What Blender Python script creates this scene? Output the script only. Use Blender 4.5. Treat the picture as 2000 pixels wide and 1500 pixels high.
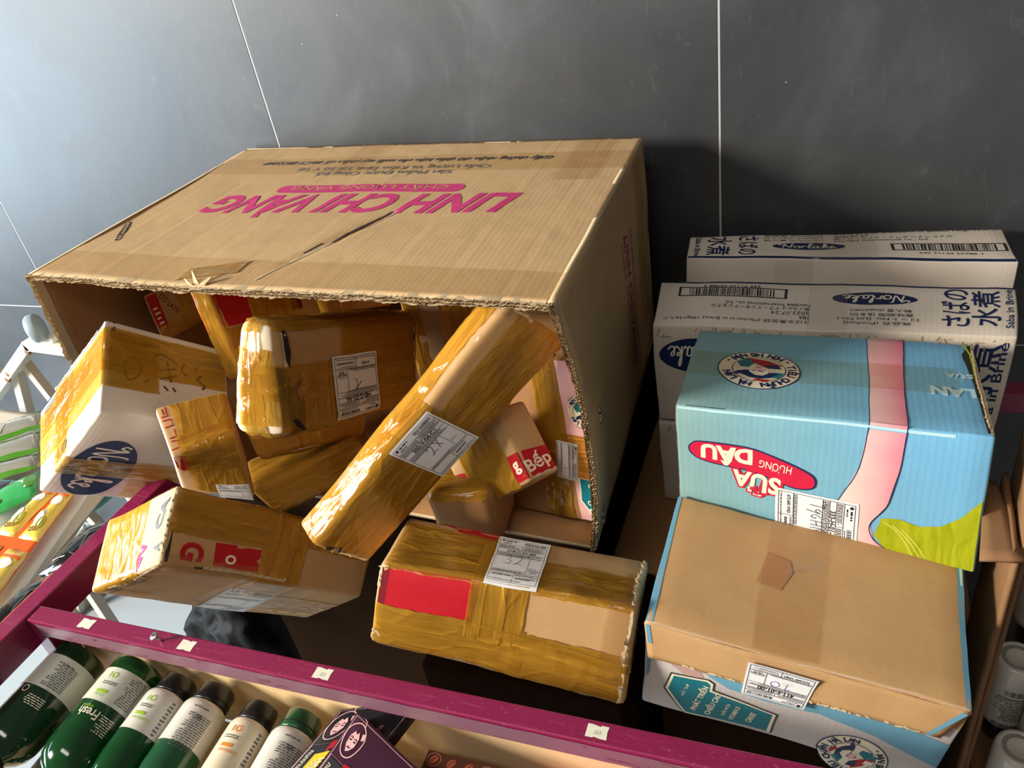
import bpy, bmesh, math, random
from mathutils import Vector, Matrix, noise
S=bpy.context.scene
for o in list(bpy.data.objects): bpy.data.objects.remove(o)
COL=S.collection
# ---------------------------------------------------------------- camera
cd=bpy.data.cameras.new('camera'); cam=bpy.data.objects.new('camera',cd); COL.objects.link(cam)
cd.sensor_width=36; cd.lens=27; cd.clip_start=.02
R=((.9287,.0646,-.3653),(.3371,-.5577,.7585),(-.1547,-.8275,-.5397))   # rows: world x y z; columns: right, down, forward
m=Matrix(((R[0][0],-R[0][1],-R[0][2],0),(R[1][0],-R[1][1],-R[1][2],0),(R[2][0],-R[2][1],-R[2][2],1.49),(0,0,0,1)))
cam.matrix_world=m; S.camera=cam
# ---------------------------------------------------------------- light
S.view_settings.view_transform='Standard'; S.view_settings.look='None'
S.view_settings.exposure=0.0; S.view_settings.gamma=1.0; S.view_settings.use_curve_mapping=False
w=bpy.data.worlds.new('shop_air'); S.world=w; w.use_nodes=True
w.node_tree.nodes['Background'].inputs[0].default_value=(1,.90,.79,1); w.node_tree.nodes['Background'].inputs[1].default_value=.11
def area(name,loc,to,sx,sy,en,col):
    d=bpy.data.lights.new(name,'AREA'); d.shape='RECTANGLE'; d.size=sx; d.size_y=sy; d.energy=en; d.color=col
    o=bpy.data.objects.new(name,d); COL.objects.link(o); o.location=loc; o.rotation_euler=(Vector(to)-Vector(loc)).to_track_quat('-Z','Y').to_euler(); return o
# daylight through the shop's open front, to the left of the camera, and the brighter sunlit strip of street in it
area('doorway_daylight',(-4.2,-.75,1.25),(-.6,.7,1.0),1.9,1.9,190,(.66,.84,1))
area('sunlit_street',(-3.0,-1.50,2.30),(-.6,.7,.95),.7,.8,250,(1,.92,.79))
# unseen overhead fill added to lift the box tops, dim beside the daylight
area('overhead_fill',(-.5,-.7,2.75),(-.1,.7,.9),1.3,.35,14,(1,.93,.84))

# ---------------------------------------------------------------- materials
MAT={}
class NT:
    def __init__(s,name):
        s.m=bpy.data.materials.new(name); s.m.use_nodes=True; s.t=s.m.node_tree; s.t.nodes.clear()
        s.out=s.n('ShaderNodeOutputMaterial')
    def n(s,ty,**k):
        x=s.t.nodes.new(ty)
        for a,b in k.items(): setattr(x,a,b)
        return x
    def l(s,a,b): s.t.links.new(a,b)
    def uv(s): return s.n('ShaderNodeUVMap').outputs[0]
    def map(s,vec,scale=(1,1,1),rot=0):
        m=s.n('ShaderNodeMapping'); s.l(vec,m.inputs[0]); m.inputs['Scale'].default_value=scale; m.inputs['Rotation'].default_value[2]=rot; return m.outputs[0]
    def noise(s,vec,scale,det=3,rough=.55,dist=0):
        x=s.n('ShaderNodeTexNoise'); s.l(vec,x.inputs['Vector']); x.inputs['Scale'].default_value=scale; x.inputs['Detail'].default_value=det
        x.inputs['Roughness'].default_value=rough; x.inputs['Distortion'].default_value=dist; return x.outputs['Fac']
    def ramp(s,f,stops):
        r=s.n('ShaderNodeValToRGB'); s.l(f,r.inputs[0]); e=r.color_ramp.elements
        while len(e)<len(stops): e.new(.5)
        for i,(p,c) in enumerate(stops):
            e[i].position=p; e[i].color=(c[0],c[1],c[2],1) if hasattr(c,'__len__') else (c,c,c,1)
        return r.outputs[0]
    def mix(s,f,a,b,mode='MIX'):
        x=s.n('ShaderNodeMix',data_type='RGBA',blend_type=mode)
        for i,v in ((0,f),(6,a),(7,b)):
            if hasattr(v,'links'): s.l(v,x.inputs[i])
            elif i==0: x.inputs[0].default_value=v
            else: x.inputs[i].default_value=(*v,1)
        return x.outputs[2]
    def math(s,op,a,b=None):
        x=s.n('ShaderNodeMath',operation=op)
        for i,v in ((0,a),(1,b)):
            if v is None: continue
            if hasattr(v,'links'): s.l(v,x.inputs[i])
            else: x.inputs[i].default_value=v
        return x.outputs[0]
    def bump(s,h,strength=.5,dist=.001,prev=None):
        b=s.n('ShaderNodeBump'); b.inputs['Strength'].default_value=strength; b.inputs['Distance'].default_value=dist; s.l(h,b.inputs['Height'])
        if prev is not None: s.l(prev,b.inputs['Normal'])
        return b.outputs[0]
    def pbr(s,col,rough=.6,metal=0,spec=.5,normal=None,coat=0,trans=0,ior=1.5,coatr=.05):
        p=s.n('ShaderNodeBsdfPrincipled')
        if hasattr(col,'links'): s.l(col,p.inputs['Base Color'])
        else: p.inputs['Base Color'].default_value=(*col,1)
        if hasattr(rough,'links'): s.l(rough,p.inputs['Roughness'])
        else: p.inputs['Roughness'].default_value=rough
        p.inputs['Metallic'].default_value=metal; p.inputs['Specular IOR Level'].default_value=spec
        p.inputs['Coat Weight'].default_value=coat; p.inputs['Coat Roughness'].default_value=coatr; p.inputs['Transmission Weight'].default_value=trans; p.inputs['IOR'].default_value=ior
        if normal is not None: s.l(normal,p.inputs['Normal'])
        s.l(p.outputs[0],s.out.inputs[0]); return p
def lin(r,g,b): return tuple(((c/255/12.92) if c<=10 else ((c/255+.055)/1.055)**2.4) for c in (r,g,b))
def plain(name,col,rough=.55,**k):
    if name in MAT: return MAT[name]
    t=NT(name); uv=t.n('ShaderNodeTexCoord').outputs['Object']
    n1=t.noise(uv,60,3); c=t.mix(t.math('MULTIPLY',n1,.35),col,tuple(x*.72 for x in col))
    nr=t.bump(t.noise(uv,350,2),.12,.0006)
    t.pbr(c,rough,normal=nr,**k); MAT[name]=t.m; return t.m
def board(name,col,corr=0,corrb=.10,dirt=.25,rough=.8,bumpf=.35,spec=.25,pattern=None):
    """cardboard: pulp fibres, optional flute lines along u (corr = pitch), dirt"""
    if name in MAT: return MAT[name]
    t=NT(name); uv=t.uv()
    f=t.noise(t.map(uv,(1,1,1)),900,4,.7); g=t.noise(uv,26,4); h=t.noise(uv,7,3)
    base=pattern(t,uv) if pattern else col
    dark=(lambda k:(k*1.0,k*.97,k*.92))
    c=t.mix(t.ramp(f,[(.3,.0),(.75,1)]),t.mix(1,base,dark(.80),'MULTIPLY'),t.mix(1,base,dark(1.10),'MULTIPLY'))
    c=t.mix(t.math('MULTIPLY',t.ramp(g,[(.35,0),(.8,1)]),dirt),c,t.mix(1,c,dark(.62),'MULTIPLY'))
    c=t.mix(t.math('MULTIPLY',t.ramp(h,[(.4,0),(.7,1)]),.25),c,t.mix(1,c,dark(.8),'MULTIPLY'))
    nr=t.bump(f,bumpf,.0004)
    nr=t.bump(g,.5,.0012,nr)
    if corr:
        wv=t.n('ShaderNodeTexWave',wave_type='BANDS',bands_direction='X'); t.l(t.map(uv),wv.inputs[0]); wv.inputs['Scale'].default_value=6.2832/corr/20; wv.inputs['Distortion'].default_value=1.2; wv.inputs['Detail'].default_value=1
        nr=t.bump(wv.outputs['Fac'],corrb,.0006,nr)
    t.pbr(c,rough,spec=spec,normal=nr); MAT[name]=t.m; return t.m
def film(name,tint,body,bodyf=.22,rough=.10,wr=1.0,gl=1.0,flat=0):
    """packing tape: a clear tinted film with a glossy skin and stretch creases"""
    if name in MAT: return MAT[name]
    t=NT(name); uv=t.uv()
    a=t.noise(t.map(uv,(4,40,1)),2.2,4,.6,.6); b=t.noise(t.map(uv,(9,30,1),.3),3,3); c=t.noise(uv,240,2)
    v=t.n('ShaderNodeTexVoronoi',feature='DISTANCE_TO_EDGE'); t.l(t.map(uv,(14,46,1),.25),v.inputs['Vector']); v.inputs['Scale'].default_value=1.1; cr=t.ramp(v.outputs['Distance'],[(.0,1),(.09,0)])
    nr=t.bump(a,.40*wr,.004); nr=t.bump(b,.22*wr,.002,nr); nr=t.bump(cr,.30*wr,.0014,nr); nr=t.bump(c,.12*wr,.0005,nr)
    tr=t.n('ShaderNodeBsdfTransparent')
    tc=t.mix(t.math('MULTIPLY',t.ramp(b,[(.3,0),(.75,1)]),.35),tint,tuple(x**1.7 for x in tint)); t.l(tc,tr.inputs[0])
    df=t.n('ShaderNodeBsdfDiffuse'); df.inputs[0].default_value=(*body,1); t.l(nr,df.inputs['Normal'])
    m1=t.n('ShaderNodeMixShader'); t.l(t.ramp(a,[(.35,bodyf*.55),(.62,bodyf),(.72,min(1,bodyf*1.9))]),m1.inputs[0]); t.l(tr.outputs[0],m1.inputs[1]); t.l(df.outputs[0],m1.inputs[2])
    gs=t.n('ShaderNodeBsdfGlossy'); gs.inputs['Roughness'].default_value=rough; t.l(nr,gs.inputs['Normal'])
    fr=t.n('ShaderNodeFresnel'); fr.inputs[0].default_value=1.5; t.l(nr,fr.inputs['Normal'])
    m2=t.n('ShaderNodeMixShader'); m2.inputs[0].default_value=flat
    if not flat: t.l(t.math('MULTIPLY',fr.outputs[0],gl),m2.inputs[0])
    t.l(m1.outputs[0],m2.inputs[1]); t.l(gs.outputs[0],m2.inputs[2])
    t.l(m2.outputs[0],t.out.inputs[0]); MAT[name]=t.m; return t.m

# ---------------------------------------------------------------- objects
def empty(name,loc,label=None,cat=None,group=None):
    o=bpy.data.objects.new(name,None); COL.objects.link(o); o.location=loc; o.empty_display_size=.05
    return tag(o,label,cat,group)
def tag(o,label=None,cat=None,group=None,kind=None):
    if label: o['label']=label
    if cat: o['category']=cat
    if group: o['group']=group
    if kind: o['kind']=kind
    return o
def wloc(o):
    v=Vector((0,0,0))
    while o is not None: v+=o.location; o=o.parent
    return v
def mesh(name,verts,faces,mats,parent=None,midx=None,uvs=None,smooth=False,origin=None,label=None):
    """verts in world metres; stored relative to the parent (or origin)"""
    base=wloc(parent) if parent else Vector(origin if origin else (0,0,0))
    me=bpy.data.meshes.new(name); me.from_pydata([tuple(Vector(v)-base) for v in verts],[],faces)
    for mt in (mats if isinstance(mats,(list,tuple)) else [mats]): me.materials.append(mt)
    if midx: me.polygons.foreach_set('material_index',midx)
    if smooth: me.polygons.foreach_set('use_smooth',[True]*len(me.polygons))
    ul=me.uv_layers.new(name='UVMap')
    if uvs:
        k=0; flat=[]
        for f in uvs:
            for u in f: flat+=[u[0],u[1]]
        ul.data.foreach_set('uv',flat)
    me.update()
    o=bpy.data.objects.new(name,me); COL.objects.link(o)
    if parent: o.parent=parent
    else: o.location=base
    if label: o['label']=label
    return o
def nz(p,seed): return noise.noise(Vector(p)+Vector((seed*7.13,seed*3.7,seed*1.9)))
def nvec(p,seed): return noise.noise_vector(Vector(p)+Vector((seed*7.13,seed*3.7,seed*1.9)))

class Box:
    """a crumpled carton: 8 corners, rounded edges, soft dents. q = metres from corner LFD along L(x) W(y) H(z)"""
    def __init__(s,c,r=.004,bulge=.0025,seed=1,fine=.0006,puff=0.0):
        s.c=[Vector(v) for v in c]; e=lambda a,b:(s.c[a]-s.c[b]).length
        s.L=(e(0,1)+e(4,5)+e(3,2)+e(7,6))/4; s.W=(e(0,3)+e(1,2)+e(4,7)+e(5,6))/4; s.H=(e(0,4)+e(1,5)+e(2,6)+e(3,7))/4
        s.d=(s.L,s.W,s.H); s.r=r; s.b=bulge; s.seed=seed; s.fine=fine; s.puff=puff
        s.ctr=sum(s.c,Vector())/8; s.base=Vector((s.ctr.x,s.ctr.y,min(v.z for v in s.c)))
        s.calm=[]
    def tri(s,x,y,z):
        c=s.c
        a=c[0]*((1-x)*(1-y))+c[1]*(x*(1-y))+c[2]*(x*y)+c[3]*((1-x)*y)
        b=c[4]*((1-x)*(1-y))+c[5]*(x*(1-y))+c[6]*(x*y)+c[7]*((1-x)*y)
        return a*(1-z)+b*z
    def P(s,q):
        cl=[min(max(q[i],s.r),s.d[i]-s.r) for i in range(3)]
        dv=[q[i]-cl[i] for i in range(3)]; mx=max(abs(v) for v in dv); n=math.sqrt(sum(v*v for v in dv))
        if n>1e-9: dv=[v*mx/n for v in dv]
        f=[(cl[i]+dv[i])/s.d[i] for i in range(3)]
        p=s.tri(*f)
        if s.puff:
            t=[max(0,1-(2*min(max(v,0),1)-1)**2) for v in f]
            k=s.puff*(t[0]*t[1]+t[1]*t[2]+t[0]*t[2])
            p=p+(p-s.ctr).normalized()*k
        if s.b: p=p+nvec(p*9,s.seed)*s.b
        if s.fine: p=p+nvec(p*45,s.seed+3)*s.fine
        return p
    def fd(s,f): return {'T':(s.L,s.W),'D':(s.L,s.W),'F':(s.L,s.H),'B':(s.L,s.H),'L':(s.W,s.H),'R':(s.W,s.H)}[f]
    def q(s,f,x,y,o=0):
        L,W,H=s.d
        return {'T':(x,y,H+o),'D':(x,W-y,-o),'F':(x,-o,y),'B':(L-x,W+o,y),'L':(-o,W-x,y),'R':(L+o,x,y)}[f]
    def face(s,f): return lambda x,y,o=0: s.P(s.q(f,x,y,o))
    def loop(s,ax):
        L,W,H=s.d
        if ax=='X': spans=[('F',H),('T',W),('B',H),('D',W)]
        elif ax=='Y': spans=[('L',H),('T',L),('R',H),('D',L)]
        else: spans=[('F',L),('R',W),('B',L),('L',W)]
        tot=sum(v for _,v in spans)
        def Q(a,sv,o=0):
            sv%=tot
            for i,(f,l) in enumerate(spans):
                if sv<=l: break
                sv-=l
            if ax=='X': q={'F':(a,-o,sv),'T':(a,sv,H+o),'B':(a,W+o,H-sv),'D':(a,W-sv,-o)}[f]
            elif ax=='Y': q={'L':(-o,a,sv),'T':(sv,a,H+o),'R':(L+o,a,H-sv),'D':(L-sv,a,-o)}[f]
            else: q={'F':(sv,-o,a),'R':(L+o,sv,a),'B':(L-sv,W+o,a),'L':(-o,W-sv,a)}[f]
            return s.P(q)
        st={}; acc=0
        for i,(f,l) in enumerate(spans): st[i]=acc; acc+=l
        st[4]=acc
        def conv(u):   # face units -> metres
            i=math.floor(u); fr=u-i; k=i%4; return st[k]+fr*spans[k][1]+(acc if i>=4 else 0)-(acc if i<0 else 0)
        return Q,conv
    def body(s,name,parent,mats,step=.02,skip=''):
        """mats: material or dict face->material ('*' default)"""
        if not isinstance(mats,dict): mats={'*':mats}
        ml=[]; vi={}; V=[]; F=[]; MI=[]; UV=[]
        def lines(d):
            r=s.r; n=max(2,int((d-2*r)/step)); return [0,r*.3,r]+[r+(d-2*r)*i/n for i in range(1,n)]+[d-r,d-r*.3,d]
        for f in 'TDFBLR':
            if f in skip: continue
            mt=mats.get(f,mats.get('*'));
            if mt not in ml: ml.append(mt)
            w,h=s.fd(f); xs=lines(w); ys=lines(h); g=[]
            for y in ys:
                row=[]
                for x in xs:
                    q=s.q(f,x,y); k=tuple(round(v,6) for v in q)
                    if k not in vi: vi[k]=len(V); V.append(s.P(q))
                    row.append(vi[k])
                g.append(row)
            for j in range(len(ys)-1):
                for i in range(len(xs)-1):
                    F.append((g[j][i],g[j][i+1],g[j+1][i+1],g[j+1][i])); MI.append(ml.index(mt))
                    UV.append(((xs[i],ys[j]),(xs[i+1],ys[j]),(xs[i+1],ys[j+1]),(xs[i],ys[j+1])))
        return mesh(name,V,F,ml,parent,MI,UV,True)
    def frame(s):
        if not hasattr(s,'_f'):
            x=(s.c[1]-s.c[0]).normalized(); z=(s.c[4]-s.c[0]); z=(z-x*z.dot(x)).normalized(); s._f=(x,z.cross(x),z)
        return s._f
    def crease(s,p):
        """height of the stretch creases shared by every layer of film on this box; calm near stuck-on labels"""
        x,y,z=s.frame(); a,b,c=p.dot(x),p.dot(y),p.dot(z)
        w1=nz((a*7,b*70,c*70),s.seed+40); w2=nz((a*16+b*14,b*34-c*10,c*34+a*8),s.seed+41)
        h=.0016*max(0,1-abs(w1)*4.5)**3+.0014*max(0,1-abs(w2)*6)**3
        for q,r in s.calm: h*=min(1,max(0,((p-q).length-r*.7)/(r*.4)))
        return h
    def tape(s,parent,ax,a0,a1,u0,u1,mat,layer=1,wr=.0012,name='packing_tape',seed=None,slant=0,step=.006):
        """a strip of tape round axis ax, from face-unit u0 to u1, between a0..a1 (fractions of the axis length)"""
        Q,conv=s.loop(ax); A=s.d['XYZ'.index(ax)]; s0,s1=conv(u0),conv(u1)
        if s1<s0: s1+=2*(sum(s.d)-A)
        sd=s.seed*11+layer*5+(seed or 0)
        na=max(4,int((a1-a0)*A/step)); ns=max(6,int((s1-s0)/step)); V=[];F=[];UV=[]
        for j in range(ns+1):
            sv=s0+(s1-s0)*j/ns
            for i in range(na+1):
                a=(a0+(a1-a0)*i/na)*A
                ed=1 if 0<i<na else 0
                aa=a+slant*(sv-s0)+(0 if ed else .0016*nz((sv*60,a*10,0),sd))
                aa=min(max(aa,.0002),A-.0002)
                ss=sv+(.002*nz((a*120,sv,1),sd) if j in (0,ns) else 0)
                o=.00035+.00025*layer; p0=Q(aa,ss,o); V.append(p0+(p0-Q(aa,ss,o-.001))*1000*s.crease(p0)*(1 if ed and 0<j<ns else .6)); UV.append((sv,a))
        long=(a1-a0)*A>(s1-s0)
        F=[(j*(na+1)+i,j*(na+1)+i+1,(j+1)*(na+1)+i+1,(j+1)*(na+1)+i) for j in range(ns) for i in range(na)]
        k=len(F)//2; f=F[k]; nn=(V[f[1]]-V[f[0]]).cross(V[f[2]]-V[f[0]]); sv=(UV[f[0]][0]); ref=Q(UV[f[0]][1],sv,.01)-Q(UV[f[0]][1],sv,0)
        if nn.dot(ref)<0: F=[f[::-1] for f in F]
        return mesh(name,V,F,mat,parent,None,[[UV[k][::-1] if long else UV[k] for k in f] for f in F],True)

# ---------------------------------------------------------------- flat print on surfaces
TXT={}
def text_bm(st,bold=0,shear=0):
    k=(st,bold,shear)
    if k in TXT: return TXT[k]
    c=bpy.data.curves.new('t','FONT'); c.body=st; c.size=1; c.resolution_u=3; c.offset=bold; c.shear=shear
    o=bpy.data.objects.new('t',c); COL.objects.link(o)
    me=bpy.data.meshes.new_from_object(o.evaluated_get(bpy.context.evaluated_depsgraph_get()))
    r=([tuple(v.co[:2]) for v in me.vertices],[tuple(p.vertices) for p in me.polygons])
    bpy.data.objects.remove(o); bpy.data.curves.remove(c); bpy.data.meshes.remove(me); TXT[k]=r
    return r
class Print:
    """ink, paper and other flat graphics laid on a surface m(x,y,offset); one mesh, a few inks"""
    def __init__(s,m,cx=0,cy=0,rot=0): s.m=m; s.items={}; s.cx=cx; s.cy=cy; s.a=math.radians(rot); s.extra={}
    def tf(s,p): c,n=math.cos(s.a),math.sin(s.a); return (s.cx+p[0]*c-p[1]*n, s.cy+p[0]*n+p[1]*c)
    def add(s,mat,layer,verts,faces):
        b=s.items.setdefault((mat,layer),([],[])); k=len(b[0]); b[0].extend(s.tf(v) for v in verts); b[1].extend(tuple(i+k for i in f) for f in faces)
    def poly(s,mat,pts,layer=1): s.add(mat,layer,pts,[tuple(range(len(pts)))])
    def rect(s,mat,x,y,w,h,layer=1,rot=0):
        c,n=math.cos(math.radians(rot)),math.sin(math.radians(rot))
        s.poly(mat,[(x+a*c-b*n,y+a*n+b*c) for a,b in ((-w/2,-h/2),(w/2,-h/2),(w/2,h/2),(-w/2,h/2))],layer)
    def ell(s,mat,x,y,a,b,layer=1,n=40,rot=0):
        c,sn=math.cos(math.radians(rot)),math.sin(math.radians(rot))
        s.poly(mat,[(x+a*math.cos(t)*c-b*math.sin(t)*sn,y+a*math.cos(t)*sn+b*math.sin(t)*c) for t in [2*math.pi*i/n for i in range(n)]],layer)
    def pill(s,mat,x,y,w,h,layer=1,rot=0):
        r=h/2; pts=[]
        for sx,t0 in ((1,-90),(-1,90)):
            for i in range(9):
                t=math.radians(t0+180*i/8); pts.append((sx*(w/2-r)+r*math.cos(t),r*math.sin(t)))
        c,n=math.cos(math.radians(rot)),math.sin(math.radians(rot))
        s.poly(mat,[(x+a*c-b*n,y+a*n+b*c) for a,b in pts],layer)
    def line(s,mat,pts,wd,layer=1,smooth=False,close=False):
        if smooth and len(pts)>2:
            P=[Vector(p) for p in pts]; P=[P[0]]+P+[P[-1]]; out=[]
            for i in range(1,len(P)-2):
                for k in range(5):
                    t=k/5; a,b,c,d=P[i-1],P[i],P[i+1],P[i+2]
                    out.append(.5*((2*b)+(c-a)*t+(2*a-5*b+4*c-d)*t*t+(-a+3*b-3*c+d)*t**3))
            out.append(P[-2]); pts=[tuple(p) for p in out]
        if close: pts=list(pts)+[pts[0]]
        V=[];F=[]
        for i,p in enumerate(pts):
            a=Vector(pts[max(0,i-1)]); b=Vector(pts[min(len(pts)-1,i+1)]); d=b-a
            d=d.normalized() if d.length>0 else Vector((1,0)); n=Vector((-d.y,d.x))*wd/2
            V+= [tuple(Vector(p)-n),tuple(Vector(p)+n)]
        for i in range(len(pts)-1): F.append((2*i,2*i+2,2*i+3,2*i+1))
        s.add(mat,layer,V,F)
    def text(s,mat,st,x,y,w,h=None,rot=0,layer=1,bold=0,shear=0):
        """centred at x,y; w = width of the line; h = its height (None keeps the font's proportions)"""
        V,F=text_bm(st,bold,shear)
        if not V: return
        x0=min(v[0] for v in V); x1=max(v[0] for v in V); y0=min(v[1] for v in V); y1=max(v[1] for v in V)
        sx=w/(x1-x0); sy=sx if h is None else h/(y1-y0)
        c,n=math.cos(math.radians(rot)),math.sin(math.radians(rot)); out=[]
        for v in V:
            a=(v[0]-(x0+x1)/2)*sx; b=(v[1]-(y0+y1)/2)*sy; out.append((x+a*c-b*n,y+a*n+b*c))
        s.add(mat,layer,out,F)
    def arctext(s,mat,st,x,y,rad,a0,a1,h,layer=1,bold=.02):
        """letters round a circle from angle a0 to a1 (degrees, clockwise reading, tops outward)"""
        n=len(st)
        for i,ch in enumerate(st):
            if ch==' ': continue
            t=a0+(a1-a0)*(i+.5)/n; V,F=text_bm(ch,bold)
            if not V: continue
            x0=min(v[0] for v in V); x1=max(v[0] for v in V); up=(a1<a0); k=h/.72; r=math.radians(t-90 if up else t+90)
            px=x+rad*math.cos(math.radians(t)); py=y+rad*math.sin(math.radians(t))
            s.add(mat,layer,[(px+(v[0]-(x0+x1)/2)*k*math.cos(r)-(v[1]-.36)*k*math.sin(r),py+(v[0]-(x0+x1)/2)*k*math.sin(r)+(v[1]-.36)*k*math.cos(r)) for v in V],F)
    def small(s,mat,x0,y0,w,n,lh,rng,th=.45,layer=2,short=.3):
        """n lines of print too small to read"""
        for i in range(n):
            x=x0; y=y0-i*lh; end=x0+w*(1-short*rng.random()*(rng.random()<.5))
            while x<end:
                l=rng.uniform(.8,3)*lh; l=min(l,end-x); s.rect(mat,x+l/2,y,l,lh*th,layer); x+=l+lh*.45
    def build(s,name,parent,off=.0004,grid=.012,label=None,lstep=.00012):
        V=[];F=[];ML=[];MI=[];UV=[]
        for (mat,layer),(vs,fs) in sorted(s.items.items(),key=lambda k:k[0][1]):
            if mat not in ML: ML.append(mat)
            bm=bmesh.new(); bv=[bm.verts.new((a,b,0)) for a,b in vs]
            for f in fs:
                try: bm.faces.new([bv[i] for i in f])
                except ValueError: pass
            xs=[v[0] for v in vs]; ys=[v[1] for v in vs]
            for ax,lo,hi in ((0,min(xs),max(xs)),(1,min(ys),max(ys))):
                k=math.ceil(lo/grid+1e-6)
                while k*grid<hi-1e-6:
                    co=[0,0,0]; no=[0,0,0]; co[ax]=k*grid; no[ax]=1
                    bmesh.ops.bisect_plane(bm,geom=bm.verts[:]+bm.edges[:]+bm.faces[:],plane_co=co,plane_no=no,dist=1e-6); k+=1
            bmesh.ops.triangulate(bm,faces=[f for f in bm.faces if len(f.verts)>4])
            bm.verts.index_update(); k0=len(V)
            for v in bm.verts: V.append(s.m(v.co.x,v.co.y,off+layer*lstep))
            for f in bm.faces:
                vs2=[v.index for v in f.verts]
                a=f.normal.z
                if a<0: vs2.reverse()
                F.append(tuple(i+k0 for i in vs2)); MI.append(ML.index(mat)); co=[v.co for v in f.verts]
                if a<0: co.reverse()
                UV.append([(c.x,c.y) for c in co])
            bm.free()
        # graphics that stand well apart on the surface become parts of their own
        par=list(range(len(V)))
        def find(i):
            while par[i]!=i: par[i]=par[par[i]]; i=par[i]
            return i
        for f in F:
            r=find(f[0])
            for i in f[1:]: par[find(i)]=r
        isl={}
        for k,f in enumerate(F): isl.setdefault(find(f[0]),[]).append(k)
        keys=list(isl)
        if 1<len(keys)<=150:
            bb=[]
            for r in keys:
                vs=[V[i] for k in isl[r] for i in F[k]]; bb.append([(min(v[a] for v in vs),max(v[a] for v in vs)) for a in range(3)])
            dg=[math.sqrt(sum((b-a)**2 for a,b in x)) for x in bb]; g=list(range(len(keys)))
            def fg(i):
                while g[i]!=i: i=g[i]
                return i
            for i in range(len(keys)):
                for j in range(i):
                    gap=math.sqrt(sum(max(0,bb[i][a][0]-bb[j][a][1],bb[j][a][0]-bb[i][a][1])**2 for a in range(3)))
                    if gap<.42*max(dg[i],dg[j]): g[fg(i)]=fg(j)
            cl={}
            for i,r in enumerate(keys): cl.setdefault(fg(i),[]).extend(isl[r])
            if 1<len(cl)<=12:
                out=None
                for ks in cl.values():
                    ids=sorted({i for k in ks for i in F[k]}); mp={i:n for n,i in enumerate(ids)}
                    o=mesh(name,[V[i] for i in ids],[tuple(mp[i] for i in F[k]) for k in ks],ML,parent,[MI[k] for k in ks],[UV[k] for k in ks],True,label=label); out=out or o
                return out
        return mesh(name,V,F,ML,parent,MI,UV,True,label=label)

def box8(x0,x1,y0,y1,z0,z1): return [(x0,y0,z0),(x1,y0,z0),(x1,y1,z0),(x0,y1,z0),(x0,y0,z1),(x1,y0,z1),(x1,y1,z1),(x0,y1,z1)]
def beam(name,a,b,w,h,mat,parent=None,up=(0,0,1),bev=.0015,label=None,origin=None):
    """rectangular bar from a to b (section w across, h along up)"""
    a,b=Vector(a),Vector(b); d=(b-a).normalized(); u=Vector(up); sx=d.cross(u).normalized(); u=sx.cross(d)
    bm=bmesh.new(); 
    vs=[bm.verts.new(p+sx*(i*w/2)+u*(j*h/2)) for p in (a,b) for i,j in ((-1,-1),(1,-1),(1,1),(-1,1))]
    for f in ((0,1,2,3),(7,6,5,4),(0,4,5,1),(1,5,6,2),(2,6,7,3),(3,7,4,0)): bm.faces.new([vs[i] for i in f])
    bmesh.ops.recalc_face_normals(bm,faces=bm.faces[:])
    if bev: bmesh.ops.bevel(bm,geom=bm.edges[:],offset=bev,segments=2,affect='EDGES',profile=.5)
    bm.verts.index_update(); V=[v.co.copy() for v in bm.verts]; F=[tuple(v.index for v in f.verts) for f in bm.faces]; bm.free()
    uv=[[((V[i]-a).dot(d),(V[i]-a).dot(sx)+(V[i]-a).dot(u)) for i in f] for f in F]
    return mesh(name,V,F,mat,parent,None,uv,False,origin or (None if parent else tuple((a+b)/2)),label)
class Axis:
    """frame for turned shapes: point(radius, angle, length)"""
    def __init__(s,o,d,ref=(0,0,1)):
        s.o=Vector(o); s.d=Vector(d).normalized(); s.u=(Vector(ref)-s.d*Vector(ref).dot(s.d)).normalized(); s.v=s.d.cross(s.u)
    def p(s,r,t,l): return s.o+s.d*l+s.u*(r*math.cos(t))+s.v*(r*math.sin(t))
def lathe(name,ax,prof,mat,parent=None,seg=36,caps=True,smooth=True,label=None):
    V=[];F=[]
    for r,l in prof:
        for k in range(seg): V.append(ax.p(r,2*math.pi*k/seg,l))
    n=len(prof)
    for j in range(n-1):
        for k in range(seg): F.append((j*seg+k,j*seg+(k+1)%seg,(j+1)*seg+(k+1)%seg,(j+1)*seg+k))
    if caps:
        F.append(tuple(range(seg-1,-1,-1))); F.append(tuple((n-1)*seg+k for k in range(seg)))
    uv=[[(i%seg/seg*.15,prof[i//seg][1]) for i in f] for f in F]
    o=mesh(name,V,F,mat,parent,None,uv,smooth,tuple(ax.o),label)
    return o
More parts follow.
